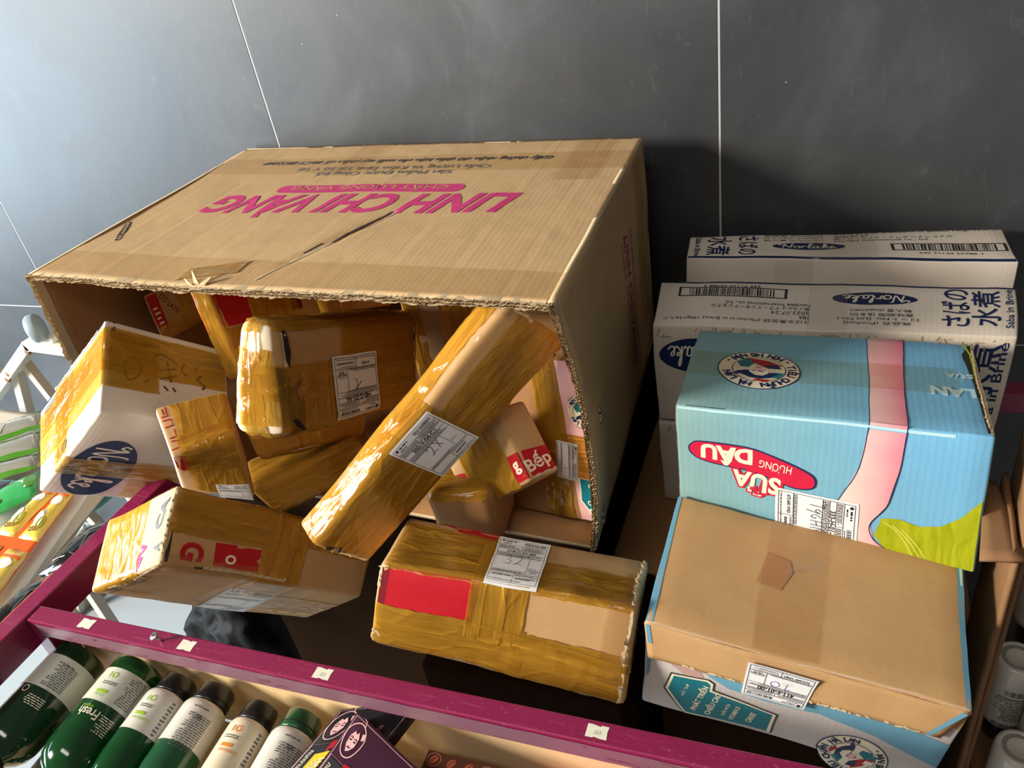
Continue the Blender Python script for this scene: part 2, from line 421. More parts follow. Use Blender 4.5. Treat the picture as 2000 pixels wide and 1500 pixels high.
class Patch:
    """soft sheet or pouch on four corners (x right, y up); th = puffed thickness"""
    def __init__(s,c,th=.0,seed=1,wr=.0006,fr=40,up=None):
        s.c=[Vector(v) for v in c]; s.w=((s.c[1]-s.c[0]).length+(s.c[2]-s.c[3]).length)/2; s.h=((s.c[3]-s.c[0]).length+(s.c[2]-s.c[1]).length)/2
        s.n=(s.c[1]-s.c[0]).cross(s.c[3]-s.c[0]).normalized(); s.th=th; s.seed=seed; s.wr=wr; s.fr=fr
    def m(s,x,y,o=0):
        u,v=x/s.w,y/s.h; p=s.c[0]*((1-u)*(1-v))+s.c[1]*(u*(1-v))+s.c[2]*(u*v)+s.c[3]*((1-u)*v)
        uu,vv=min(max(u,0),1),min(max(v,0),1)
        k=s.th*(max(0,16*uu*(1-uu)*vv*(1-vv)))**.6
        return p+s.n*(k+o+s.wr*nz(p*s.fr,s.seed))
    def build(s,name,mat,parent=None,thick=.0008,nx=None,ny=None,label=None):
        nx=nx or max(3,int(s.w/.012)); ny=ny or max(3,int(s.h/.012)); V=[];F=[];UV=[]; N=(nx+1)*(ny+1)
        for sd in (0,1):
            for j in range(ny+1):
                for i in range(nx+1):
                    x,y=s.w*i/nx,s.h*j/ny; p=s.m(x,y,0)
                    V.append(p if sd==0 else p-s.n*(thick+ (s.th*1.2*max(0,16*(i/nx)*(1-i/nx)*(j/ny)*(1-j/ny))**.6 if s.th else 0))); UV.append((x,y))
        for j in range(ny):
            for i in range(nx):
                a=j*(nx+1)+i; F.append((a,a+1,a+nx+2,a+nx+1)); F.append((N+a,N+a+nx+1,N+a+nx+2,N+a+1))
        rim=[i for i in range(nx+1)]+[j*(nx+1)+nx for j in range(1,ny+1)]+[ny*(nx+1)+i for i in range(nx-1,-1,-1)]+[j*(nx+1) for j in range(ny-1,0,-1)]
        for i in range(len(rim)):
            a,b=rim[i],rim[(i+1)%len(rim)]; F.append((a,N+a,N+b,b))
        return mesh(name,V,F,mat,parent,None,[[UV[k] for k in f] for f in F],True,None if parent else tuple(s.c[0]),label)
def tube(name,pts,r,mat,parent=None,seg=10,label=None,smooth=True):
    P=[Vector(p) for p in pts]; V=[];F=[]
    for i,p in enumerate(P):
        d=(P[min(i+1,len(P)-1)]-P[max(i-1,0)]).normalized(); u=d.orthogonal().normalized() if abs(d.z)>.95 else d.cross(Vector((0,0,1))).normalized(); v=d.cross(u)
        for k in range(seg):
            t=2*math.pi*k/seg; V.append(p+u*(r*math.cos(t))+v*(r*math.sin(t)))
    for i in range(len(P)-1):
        for k in range(seg): F.append((i*seg+k,i*seg+(k+1)%seg,(i+1)*seg+(k+1)%seg,(i+1)*seg+k))
    F.append(tuple(range(seg-1,-1,-1))); F.append(tuple((len(P)-1)*seg+k for k in range(seg)))
    return mesh(name,V,F,mat,parent,None,None,smooth,None if parent else tuple(P[0]),label)

# ---------------------------------------------------------------- colours
KR=lin(196,158,112); 
kraft=board('kraft',KR,dirt=.22)
kraft_flute=board('kraft_fluted',lin(200,170,130),corr=.0075,corrb=.13,dirt=.18,bumpf=.25)
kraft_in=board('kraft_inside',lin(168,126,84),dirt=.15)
kraft_dark=board('kraft_darker',lin(140,104,72),dirt=.4)  # deeper brown base than kraft, with heavier dirt
kraft_edge=board('kraft_edge',lin(222,200,165),dirt=.35,bumpf=.6)
white_board=board('white_board',lin(232,224,216),corr=.006,dirt=.18)
white_dirty=board('white_board_worn',lin(222,212,200),corr=.006,dirt=.35)
red_ink=board('red_print',lin(186,22,38),dirt=.15,rough=.55)
dred_ink=board('dark_red_print',lin(120,20,32),dirt=.15,rough=.55)
navy=board('navy_print',lin(28,44,92),dirt=.12,rough=.5)
blue_edge=board('blue_print',lin(112,170,205),dirt=.15,rough=.55)
magenta_ink=board('magenta_print',lin(205,62,130),dirt=.12,rough=.6)
black_ink=plain('black_ink',(.02,.02,.024),.5)
grey_ink=plain('grey_ink',(.12,.12,.13),.5)
pen=plain('pen_ink',(.06,.06,.10),.5)
blue_pen=plain('blue_pen_ink',(.14,.16,.42),.5)
marker=plain('faded_marker',lin(96,62,22),.5)
paper=plain('label_paper',lin(236,236,238),.45)
cream=plain('cream_print',lin(240,230,205),.55)
pink=board('pink_print',lin(240,190,195),dirt=.1,rough=.55)
teal=board('teal_print',lin(20,120,140),dirt=.1,rough=.5)
lime=None
amber=film('amber_tape',(.985,.84,.44),lin(244,184,66),.30,.08,1.0,.9)
clear=film('clear_tape',(.955,.925,.87),lin(200,170,130),.04,.2,.6,0,.05)
clearg=film('clear_glossy_tape',(.985,.98,.965),lin(230,225,220),.03,.12,.9,0,.055)

def smooth(pts,k=5):
    P=[Vector(p) for p in pts]; n=len(P); out=[]
    for i in range(n):
        a,b,c,d=P[i-1],P[i],P[(i+1)%n],P[(i+2)%n]
        for q in range(k):
            t=q/k; out.append(tuple(.5*((2*b)+(c-a)*t+(2*a-5*b+4*c-d)*t*t+(-a+3*b-3*c+d)*t**3)))
    return out
# ---------------------------------------------------------------- setting: tiled wall, floor
def tile_mat():
    t=NT('slate_tile'); uv=t.n('ShaderNodeTexCoord').outputs['Object']; mp=t.map(uv,(1,1,1))
    a=t.noise(mp,3.2,6,.62,.8); b=t.noise(t.map(uv,(14,1,6),.4),3,5,.7,1.2); c=t.noise(uv,70,3)
    col=t.ramp(a,[(.25,lin(46,48,51)),(.55,lin(60,62,65)),(.8,lin(80,83,87))])
    sc=t.ramp(b,[(.60,0),(.66,1)]); col=t.mix(t.math('MULTIPLY',sc,.05),col,lin(150,155,160))
    v=t.n('ShaderNodeTexVoronoi'); t.l(uv,v.inputs['Vector']); v.inputs['Scale'].default_value=34
    sp=t.ramp(v.outputs['Distance'],[(.030,1),(.045,0)]); col=t.mix(t.math('MULTIPLY',sp,t.ramp(c,[(.55,0),(.62,.6)])),col,lin(190,190,190))
    rg=t.math('ADD',t.math('MULTIPLY',a,.25),.30)
    nr=t.bump(a,.12,.004); nr=t.bump(b,.12,.0008,nr)
    t.pbr(col,rg,spec=.55,normal=nr); return t.m
tm=tile_mat()
grout=plain('pale_grout',lin(176,178,176),.9)
wall=mesh('wall_back',*(lambda v:(v,[(0,1,2,3)]))([(-3.2,1.1632,0),(2.2,1.1632,0),(2.2,1.1632,2.6),(-3.2,1.1632,2.6)]),grout,origin=(0,1.163,0)); tag(wall,kind='structure',label='dark slate-grey tiled wall with pale grout lines')
xs=[-3.365,-2.556,-1.7465,-.9355,-.1525,.635,1.43,2.2]; zs=[0,.7985,1.5985,2.4]
for j in range(3):
    for i in range(7):
        x0,x1,z0,z1=xs[i]+.0015,xs[i+1]-.0015,zs[j]+.0015,zs[j+1]-.0015
        bm=bmesh.new(); q=bmesh.ops.create_cube(bm,size=1)
        for v in bm.verts: v.co=((x0+x1)/2+v.co.x*(x1-x0),1.1655+v.co.y*.006,(z0+z1)/2+v.co.z*(z1-z0))
        bmesh.ops.bevel(bm,geom=bm.edges[:],offset=.0006,segments=2,affect='EDGES')
        bm.verts.index_update(); V=[v.co.copy() for v in bm.verts]; F=[tuple(v.index for v in f.verts) for f in bm.faces]; bm.free()
        mesh('tile',V,F,tm,wall)
def floor_mat():
    t=NT('pale_floor_tile'); uv=t.n('ShaderNodeTexCoord').outputs['Object']
    v=t.n('ShaderNodeTexVoronoi'); t.l(uv,v.inputs['Vector']); v.inputs['Scale'].default_value=16
    d=t.ramp(v.outputs['Distance'],[(.05,1),(.09,0)]); n=t.noise(uv,5,4)
    col=t.mix(t.math('MULTIPLY',n,.4),lin(168,176,182),lin(140,148,154)); col=t.mix(t.math('MULTIPLY',d,.7),col,lin(110,118,124))
    t.pbr(col,.3); return t.m
fl=mesh('floor',[(-3.2,-2.5,0),(2.2,-2.5,0),(2.2,1.17,0),(-3.2,1.17,0)],[(0,1,2,3)],floor_mat(),origin=(0,0,0)); tag(fl,kind='structure',label='pale speckled glossy floor seen between the racks')

# ---------------------------------------------------------------- shipping labels
def shiplabel(parent,m,cx,cy,rot,w,h,code,hand=None,price=None,date=None,seed=1,curl=0,hpen=None,off=.0011):
    rng=random.Random(seed)
    mm=m if not curl else (lambda x,y,o=0:m(x,y,o+curl*max(0,((y-cy)/h))**2))
    pp=Print(mm,cx,cy,rot); pp.rect(paper,0,0,w,h,0); po=pp.build('shipping_label',parent,off,.008,label='white paper label with black print')
    p=Print(mm,cx,cy,rot); k=black_ink; t=w*.008; L=2
    x0,x1,y0,y1=-w*.46,w*.46,-h*.46,h*.46
    for a,b in (((x0,y0),(x1,y0)),((x1,y0),(x1,y1)),((x1,y1),(x0,y1)),((x0,y1),(x0,y0))): p.line(k,[a,b],t,L)
    yy=lambda f:y1-(y1-y0)*f
    for f in (.14,.24,.33,.80): p.line(k,[(x0,yy(f)),(x1,yy(f))],t,L)
    p.line(k,[(0,yy(.14)),(0,yy(.24))],t,L); p.line(k,[(w*.2,yy(.42)),(w*.2,yy(.80))],t,L); p.line(k,[(x0,yy(.42)),(x1,yy(.42))],t*.7,L); p.line(k,[(w*.0,yy(.80)),(w*.0,y0)],t,L)
    p.ell(k,x0+w*.06,yy(.045),w*.03,w*.028,L,12); p.small(k,x0+w*.12,yy(.045),w*.2,1,h*.03,rng,.7); p.small(k,x0+w*.09,yy(.10),w*.16,1,h*.025,rng,.6)
    bx=w*.02
    while bx<w*.42:                                    # barcode bars
        bw=w*rng.choice((.006,.006,.010,.016)); p.rect(k,bx+bw/2,yy(.06),bw,h*.055,L); bx+=bw+w*rng.choice((.006,.009,.014))
    p.small(k,w*.05,yy(.115),w*.36,1,h*.018,rng,.5)
    p.small(k,x0+w*.02,yy(.165),w*.4,4,h*.017,rng); p.small(k,w*.03,yy(.165),w*.4,4,h*.017,rng)
    if code: p.text(k,code,w*.0,yy(.285),w*.56,None,0,L,.025)
    p.small(k,x0+w*.02,yy(.35),w*.84,4,h*.019,rng)
    if hand:
        for st in hand: p.line(hpen or pen,[(a*w,b*h) for a,b in st],w*.012,L,True)
    p.small(k,x0+w*.02,yy(.755),w*.60,3,h*.016,rng)
    if date: p.text(k,date[0],w*.33,yy(.70),w*.22,None,0,L,.02); p.text(k,date[1],w*.33,yy(.745),w*.12,None,0,L,.02)
    p.small(k,w*.22,yy(.655),w*.18,1,h*.016,rng)
    if price: p.text(k,price,-w*.22,yy(.865),w*.034*len(price),None,0,L,.025)
    p.small(k,w*.03,yy(.825),w*.40,2,h*.016,rng); p.small(k,w*.05,yy(.89),w*.36,2,h*.018,rng,.65); p.small(k,x0+w*.02,yy(.965),w*.86,1,h*.02,rng,.5)
    p.build('label_print',po,off+.00012,.010)
    return po
H32=[[(-.26,.06),(-.20,.10),(-.15,.06),(-.21,.01),(-.14,-.03),(-.18,-.10),(-.27,-.07)],[(-.06,.05),(0,.10),(.05,.04),(-.02,-.06),(-.08,-.10),(.0,-.07),(.08,-.10)]]
H2X=[[(-.16,.03),(-.10,.08),(-.06,.02),(-.14,-.08),(-.17,-.09),(-.09,-.07),(-.02,-.08)],[(.02,.08),(.10,-.08)],[(.11,.08),(.02,-.09)]]
HT=[[(.02,.10),(.0,-.06),(.04,-.09)],[(-.10,-.04),(-.02,.02),(.09,.09)]]
H10=[[(-.18,.04),(-.12,.09),(-.13,-.09)],[(.05,.08),(-.02,.02),(0,-.07),(.07,-.08),(.11,.0),(.05,.08)]]
HGHN=[[(-.34,.06),(-.30,.10),(-.31,-.08)],[(-.2,.06),(-.24,.02),(-.2,-.01),(-.16,.05),(-.2,-.12)],[(-.08,.06),(-.13,0),(-.08,-.06),(-.05,-.01),(-.08,0)],[(.0,.08),(0,-.07)],[(0,0),(.08,.01)],[(.08,.08),(.08,-.07)],[(.14,-.07),(.14,.07),(.22,-.07),(.22,.08)]]

# script lettering for the oval mark: strokes in units of x-height
def oval_mark(p,cx,cy,a,b,rot=0,layer=1,ink=None):
    r=math.radians(rot); q=Print(p.m,p.cx,p.cy,0); q=None
    def T(x,y): return (cx+x*math.cos(r)-y*math.sin(r),cy+x*math.sin(r)+y*math.cos(r))
    p.ell(navy,cx,cy,a,b,layer,48,rot)
    u=a/4.6
    S=[[(-3.5,1.35),(-3.75,1.0),(-3.4,.75),(-2.95,1.25),(-3.2,-.9)],[(-2.95,1.25),(-2.35,-.85),(-2.05,1.3),(-1.8,1.5)],
       [(-1.45,.35),(-1.85,.0),(-1.75,-.75),(-1.3,-.8),(-1.1,-.2),(-1.4,.35),(-1.0,.25)],
       [(-.85,.45),(-.75,.2),(-.95,-.8)],[(-.8,-.1),(-.5,.35),(-.25,.3)],
       [(-.2,-.5),(.35,1.2),(.3,1.7),(.1,1.3),(.0,-.5),(.15,-.85),(.45,-.6)],
       [(1.05,.3),(.65,.2),(.5,-.5),(.8,-.85),(1.1,-.2),(1.15,.3),(1.05,-.5),(1.3,-.85),(1.5,-.5)],
       [(1.6,-.4),(2.1,1.2),(2.05,1.6),(1.85,1.2),(1.7,-.85)],[(1.75,-.15),(2.2,.35),(2.25,.0),(1.85,-.2),(2.3,-.85),(2.55,-.6)],
       [(2.6,-.35),(3.0,.0),(2.95,.35),(2.65,.1),(2.65,-.7),(3.0,-.85),(3.4,-.45)]]
    for st in S: p.line(cream,[T(x*u*1.02,(y-.25)*u*.92*(b/a)/.42) for x,y in st],u*.20,layer+2,True)

# corners of each carton in world metres: LFD RFD RBD LBD LFT RFT RBT LBT (left/right, front/back, down/top)
HX={
'white_front_upper':[(-0.1989,0.8591,0.8347),(0.2009,0.8566,0.8347),(0.2203,0.9791,0.835),(-0.2107,0.9809,0.835),(-0.1989,0.8591,0.99),(0.2059,0.8566,0.99),(0.2203,0.9791,0.99),(-0.2107,0.9809,0.99)],
'white_front_lower':[(-0.1987,0.8591,0.6886),(0.2009,0.8566,0.6867),(0.2203,0.9791,0.687),(-0.2107,0.9809,0.687),(-0.1989,0.8591,0.8307),(0.2009,0.8566,0.8307),(0.2203,0.9791,0.831),(-0.2107,0.9809,0.831)],
'white_back':[(-0.1867,1.0462,0.695),(0.2311,1.0356,0.695),(0.225,1.141,0.695),(-0.1932,1.1192,0.695),(-0.1867,1.0462,0.995),(0.2311,1.0356,0.995),(0.225,1.141,0.995),(-0.1932,1.1192,0.995)],
'blue':[(-0.1316,0.6445,0.8865),(0.1591,0.6209,0.8572),(0.1588,0.8198,0.8451),(-0.1331,0.8277,0.8532),(-0.132,0.6508,1.0161),(0.1559,0.6433,1.0114),(0.1603,0.8381,0.9902),(-0.1362,0.8409,0.9942)],
'kraftblue':[(-0.1481,0.4751,0.756),(0.125,0.471,0.7282),(0.1315,0.6319,0.7361),(-0.1439,0.6393,0.77),(-0.1366,0.4745,0.8856),(0.1423,0.4685,0.8512),(0.1488,0.6294,0.859),(-0.1306,0.6394,0.8993)],
'n':[(-0.4198,0.4153,0.8478),(-0.1543,0.4385,0.7945),(-0.1679,0.5305,0.7657),(-0.4315,0.5044,0.8137),(-0.3985,0.4492,0.9382),(-0.1404,0.4771,0.8963),(-0.1509,0.5683,0.8643),(-0.4195,0.5388,0.911)],
'a':[(-0.9514,0.4833,0.9151),(-0.8723,0.5954,0.81),(-0.9456,0.6893,0.8704),(-1.0162,0.5801,0.9741),(-0.779,0.5054,1.0507),(-0.7146,0.613,0.949),(-0.7743,0.7119,1.0074),(-0.8362,0.6092,1.1142)],
'b':[(-0.7199,0.5131,0.9288),(-0.6432,0.5452,0.8942),(-0.6809,0.5909,0.9284),(-0.7541,0.5473,0.9569),(-0.6959,0.5037,0.992),(-0.6454,0.558,0.9879),(-0.6831,0.6038,1.022),(-0.7415,0.5433,1.0322)],
'c':[(-0.6751,0.4112,0.9128),(-0.5452,0.5539,0.729),(-0.6404,0.5366,0.6764),(-0.7854,0.3852,0.8676),(-0.6888,0.4873,0.9642),(-0.5554,0.6335,0.7643),(-0.664,0.6136,0.7142),(-0.8099,0.4636,0.9109)],
'd':[(-0.5337,0.5183,1.0232),(-0.4998,0.7488,0.9165),(-0.558,0.75,0.9156),(-0.6049,0.5135,1.0275),(-0.5467,0.5751,1.1395),(-0.5056,0.8091,1.0237),(-0.5487,0.8156,1.0251),(-0.5933,0.5783,1.1442)],
'j':[(-0.455,0.4913,0.8801),(-0.2411,0.6517,1.0868),(-0.2755,0.6625,1.0881),(-0.4834,0.5092,0.8843),(-0.4924,0.4608,0.9292),(-0.2819,0.6172,1.1493),(-0.3162,0.628,1.1507),(-0.5195,0.4802,0.9416)],
'f':[(-0.9097,0.7311,1.0023),(-0.8889,0.8417,0.9956),(-0.9459,0.901,0.9691),(-0.9666,0.7903,0.9758),(-0.9167,0.7403,1.0756),(-0.8959,0.851,1.0689),(-0.9529,0.9102,1.0424),(-0.9736,0.7996,1.0492)],
'g':[(-0.7029,0.6597,1.0029),(-0.6686,0.8144,0.9562),(-0.6974,0.8105,0.9517),(-0.7316,0.6558,0.9984),(-0.7393,0.6924,1.1291),(-0.7051,0.8471,1.0824),(-0.7338,0.8432,1.078),(-0.7681,0.6886,1.1247)],
'h':[(-0.7156,0.8387,0.9947),(-0.5926,0.8725,0.9976),(-0.6432,0.9485,0.9652),(-0.7729,0.9169,0.9699),(-0.7347,0.8648,1.0637),(-0.5918,0.8919,1.0436),(-0.6491,0.9701,1.0189),(-0.792,0.943,1.039)],
'i':[(-0.5294,0.8018,0.9128),(-0.4339,0.8668,0.8813),(-0.4816,0.9687,0.8622),(-0.5771,0.9036,0.8937),(-0.5429,0.8159,1.0585),(-0.4474,0.8809,1.0269),(-0.4951,0.9828,1.0078),(-0.5906,0.9177,1.0394)],
'e':[(-0.6439,0.5709,0.9341),(-0.5754,0.7017,0.8807),(-0.6241,0.7626,0.8658),(-0.6981,0.6289,0.9187),(-0.6545,0.5826,0.9768),(-0.5696,0.7222,0.9247),(-0.6238,0.7802,0.9093),(-0.7088,0.6406,0.9615)],
'k':[(-0.2871,0.5938,0.9352),(-0.2613,0.622,0.933),(-0.3399,0.6159,0.878),(-0.3658,0.5877,0.8802),(-0.3202,0.6093,1.0209),(-0.2953,0.6355,1.0183),(-0.3762,0.6329,0.9665),(-0.4027,0.6074,0.9705)],
'l':[(-0.3354,0.6445,0.842),(-0.2178,0.6352,0.842),(-0.2478,0.7352,0.842),(-0.3654,0.7445,0.842),(-0.3454,0.6745,1.052),(-0.2278,0.6652,1.052),(-0.2578,0.7652,1.052),(-0.3754,0.7745,1.052)],
'm':[(-0.4062,0.568,0.842),(-0.3294,0.5831,0.842),(-0.3394,0.6631,0.842),(-0.4162,0.648,0.842),(-0.4062,0.558,0.927),(-0.3294,0.5731,0.927),(-0.3394,0.6531,0.927),(-0.4162,0.638,0.927)],
'o':[(-0.6358,0.5596,0.8538),(-0.542,0.6784,0.8555),(-0.6017,0.7421,0.8464),(-0.6955,0.6233,0.8448),(-0.6619,0.5573,0.8961),(-0.5681,0.6762,0.8978),(-0.6278,0.7399,0.8887),(-0.7216,0.621,0.8871)],
'carton':[(-0.9785,0.6384,0.835),(-0.2249,0.6093,0.8254),(-0.2509,1.0942,0.835),(-0.9978,1.1536,0.835),(-0.9785,0.6384,1.16),(-0.2316,0.6001,1.16),(-0.2509,1.0942,1.16),(-0.9978,1.1536,1.16)],
}
BX={}
def carton(key,name,label,cat='parcel',group=None,mats=None,**k):
    b=Box(HX[key],**k); root=empty(name,b.base,label,cat,group); b.root=root; BX[key]=b
    b.body('body',root,mats or kraft); return b

# ---------------------------------------------------------------- large tipped carton (a shell of panels, open towards us)
C=[Vector(v) for v in HX['carton']]; LFD,RFD,RBD,LBD,LFT,RFT,RBT,LBT=C
croot=empty('large_carton',((LFD+RBD)/2),'big brown carton on its side with magenta lettering, open front spilling parcels','carton')
def crs(x,xs,wd): return sum(math.exp(-((x-a)/wd)**2) for a in xs)
class Panel:
    """corrugated wall: corners a(0,0) b(1,0) c(1,1) d(0,1), outside on the +n side; surf(x,y,o) gives the outer skin"""
    def __init__(s,a,b,c,d,disp=None,th=.006):
        s.c=[Vector(v) for v in (a,b,c,d)]; s.w=((s.c[1]-s.c[0]).length+(s.c[2]-s.c[3]).length)/2; s.h=((s.c[3]-s.c[0]).length+(s.c[2]-s.c[1]).length)/2
        s.n=(s.c[1]-s.c[0]).cross(s.c[3]-s.c[0]).normalized(); s.disp=disp; s.th=th
    def m(s,x,y,o=0):
        u,v=x/s.w,y/s.h
        p=s.c[0]*((1-u)*(1-v))+s.c[1]*(u*(1-v))+s.c[2]*(u*v)+s.c[3]*((1-u)*v)
        return p+s.n*(o+(s.disp(x,y) if s.disp else 0))
    def build(s,name,parent,mo,mi,me,dx=.02,dy=.02,label=None):
        nx=max(2,int(s.w/dx)); ny=max(2,int(s.h/dy)); V=[];UV=[];F=[];MI=[]; N=(nx+1)*(ny+1)
        for k in (0,1):
            for j in range(ny+1):
                for i in range(nx+1):
                    x,y=s.w*i/nx,s.h*j/ny; V.append(s.m(x,y,-k*s.th)); UV.append((x,y))
        for j in range(ny):
            for i in range(nx):
                a=j*(nx+1)+i; F+= [(a,a+1,a+nx+2,a+nx+1),(N+a,N+a+nx+1,N+a+nx+2,N+a+1)]; MI+=[0,1]
        rim=[i for i in range(nx+1)]+[j*(nx+1)+nx for j in range(1,ny+1)]+[ny*(nx+1)+i for i in range(nx-1,-1,-1)]+[j*(nx+1) for j in range(ny-1,0,-1)]
        for i in range(len(rim)):
            a,b=rim[i],rim[(i+1)%len(rim)]; F.append((a,N+a,N+b,b)); MI.append(2)
        return mesh(name,V,F,[mo,mi,me],parent,MI,[[UV[k] for k in f] for f in F],True,label=label)
def flutes(name,parent,edge,inward,nrm,length,depth=.004,th=.0068,pitch=.0075,seed=1,jag=.005):
    """the cut double-wall edge: three liners with two wavy sheets between. edge(t)->point on the outer skin, inward(t)-> panel direction"""
    V=[];F=[];n=int(length/.0012)
    def ribbon(fo,rag,sd):
        k=len(V)
        for i in range(n+1):
            t=i/n; s_=t*length; p=edge(t); d=-inward(t); nn=nrm(t); o=fo(s_); j=rag*max(-.2,nz((s_*55,sd,0),seed)+.7*nz((s_*190,sd,3),seed))
            V.append(p-nn*o-d*.010); V.append(p-nn*(o+.0012*nz((s_*80,sd,7),seed))+d*(depth+j))
        for i in range(n): F.append((k+2*i,k+2*i+2,k+2*i+3,k+2*i+1))
    for li,o in enumerate((.0,.5,1.)): ribbon(lambda s_,o=o:.0002+o*th,jag,li)
    for wi in (0,1): ribbon(lambda s_,wi=wi:th*(.25+.5*wi)+th*.22*math.sin(2*math.pi*s_/pitch+wi*1.1+2*nz((s_*20,wi,9),seed)),jag*.5,5+wi)
    return mesh(name,V,F,kraft_edge,parent,None,None,True,label='ragged cut edge with pale flutes')
grooves=[.045,.118,.196,.262,.335,.395,.468,.545,.622,.70]
def topdisp(x,y):
    d=.0006*crs(x+.004*nz((x*3,y*9,0),2),grooves,.0020)-.0005*crs(x+.004*nz((x*3,y*9,0),2)+.004,grooves,.003)-.004*math.exp(-((x-.2)/.25)**2)*math.sin(math.pi*min(max(y/.5,0),1))
    d+=.0016*nz((x*9,y*9,0),4)+.0004*nz((x*60,y*60,1),5)
    t=(x-.385)*.30+(y-.09)*.95; dx=x-(.415+(y-.116)*.47); 
    if .03<y<.23: d-=.0045*math.exp(-(dx/.007)**2)*math.sin(math.pi*(y-.03)/.2)
    d-=.006*math.exp(-((x-.33)/.22)**2-(y/.06)**2)*.8
    return d
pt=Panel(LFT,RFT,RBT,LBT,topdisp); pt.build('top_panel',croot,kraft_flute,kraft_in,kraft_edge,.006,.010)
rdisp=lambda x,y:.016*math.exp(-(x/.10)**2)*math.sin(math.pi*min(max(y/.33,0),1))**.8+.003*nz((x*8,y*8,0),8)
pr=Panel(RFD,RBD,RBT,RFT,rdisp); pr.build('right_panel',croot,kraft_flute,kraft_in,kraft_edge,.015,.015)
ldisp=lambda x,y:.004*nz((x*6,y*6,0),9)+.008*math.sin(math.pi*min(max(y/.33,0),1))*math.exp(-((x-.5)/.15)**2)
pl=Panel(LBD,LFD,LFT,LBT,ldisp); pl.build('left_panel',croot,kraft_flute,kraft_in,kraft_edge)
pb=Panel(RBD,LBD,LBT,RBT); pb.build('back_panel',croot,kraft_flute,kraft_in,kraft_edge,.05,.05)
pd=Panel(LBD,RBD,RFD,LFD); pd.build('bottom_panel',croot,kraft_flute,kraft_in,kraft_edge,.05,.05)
flutes('cut_edge',croot,lambda t:pt.m(t*pt.w,0),lambda t:(LBT-LFT).normalized(),lambda t:pt.n,pt.w,seed=1)
flutes('cut_edge',croot,lambda t:pr.m(0,t*pr.h),lambda t:(RBT-RFT).normalized(),lambda t:pr.n,pr.h,seed=2,jag=.003)
flutes('cut_edge',croot,lambda t:pl.m(pl.w,t*pl.h),lambda t:(LBT-LFT).normalized(),lambda t:pl.n,pl.h,seed=3,jag=.004)
p=Print(pt.m)
p.text(magenta_ink,'LINH CHI VÀNG',.372,.242,.515,.086,180,2,.034,.35)
p.pill(magenta_ink,.372,.3075,.325,.030,1,180); p.text(board('kraft_print',KR,dirt=.2),'CHẤT LƯỢNG VÀNG',.372,.3085,.275,.027,180,3,.008)
p.text(grey_ink,'Sản Phẩm Được Công Bố',.366,.371,.246,.022,180,2,.01); p.text(grey_ink,'Chất Lượng Và Kiểm Định Tại Sở Y Tế',.369,.392,.350,.022,180,2,.01)
p.text(black_ink,'Giấy chứng nhận đủ điều kiện sản xuất mỹ phẩm số: 09/CT-ĐKSXMP',.365,.423,.535,.021,180,2,.03,.2)
p.build('printed_lettering',croot,.0004,.015,label='magenta and dark printed lettering')
def sheet(name,parent,m,x0,x1,y0,y1,mat,off=.0009,wr=.0008,seed=1,step=.008,skew=0,label=None):
    nx=max(3,int(abs(x1-x0)/step)); ny=max(3,int(abs(y1-y0)/step)); V=[];F=[];UV=[]
    for j in range(ny+1):
        for i in range(nx+1):
            x=x0+(x1-x0)*i/nx; y=y0+(y1-y0)*j/ny+skew*(x-x0); UV.append((x,y)); b=0<i<nx and 0<j<ny
            n1=nz((x*50,y*50,1),seed); n2=nz((x*16+y*30,y*22-x*9,4),seed)
            V.append(m(x+(0 if b else .0012*nz((x*90,y*90,3),seed)),y+(0 if b else .0012*nz((x*90,y*90,5),seed)),off+(wr*(max(0,1-abs(n2)*4)**3+.4*abs(n1)) if b else 0)))
    F=[(j*(nx+1)+i,j*(nx+1)+i+1,(j+1)*(nx+1)+i+1,(j+1)*(nx+1)+i) for j in range(ny) for i in range(nx)]
    f=F[len(F)//2]; nn=(V[f[1]]-V[f[0]]).cross(V[f[2]]-V[f[0]]); a,b=UV[f[0]]
    if nn.dot(m(a,b,.01)-m(a,b,0))<0: F=[f[::-1] for f in F]
    return mesh(name,V,F,mat,parent,None,[[UV[k] for k in f] for f in F],True,label=label)
sheet('clear_tape',croot,pt.m,.002,.748,.072,.012,clear,.0010,.0006,3,.008,-.012)
sheet('clear_tape',croot,pt.m,.0,.75,.372,.441,clear,.0011,.0003,4,.012,.004)
sheet('clear_tape',croot,pt.m,.655,.715,.330,.495,clear,.0015,.0003,5,.012)
sheet('clear_tape',croot,pt.m,.262,.318,.36,.50,clear,.0015,.0003,6,.012)
sheet('clear_tape',croot,pr.m,.004,.075,.19,.326,clearg,.0008,.0012,7)
sheet('clear_tape',croot,pr.m,.40,.455,.06,.326,clear,.0008,.0008,8)
sheet('clear_tape',croot,pr.m,.01,.11,.02,.16,clearg,.0008,.0009,9)
p=Print(pr.m)
for i,(s_,y_) in enumerate((('LINH CHI VÀNG',.315),)): p.text(magenta_ink,s_,.325,.155,.20,.028,-90,2,.02,.3)
p.text(grey_ink,'CHẤT LƯỢNG VÀNG',.300,.155,.19,.012,-90,2,.01); p.text(black_ink,'Sản Phẩm Được Công Bố',.352,.165,.17,.011,-90,2,.01)
p.build('side_lettering',croot,.0006,.015)
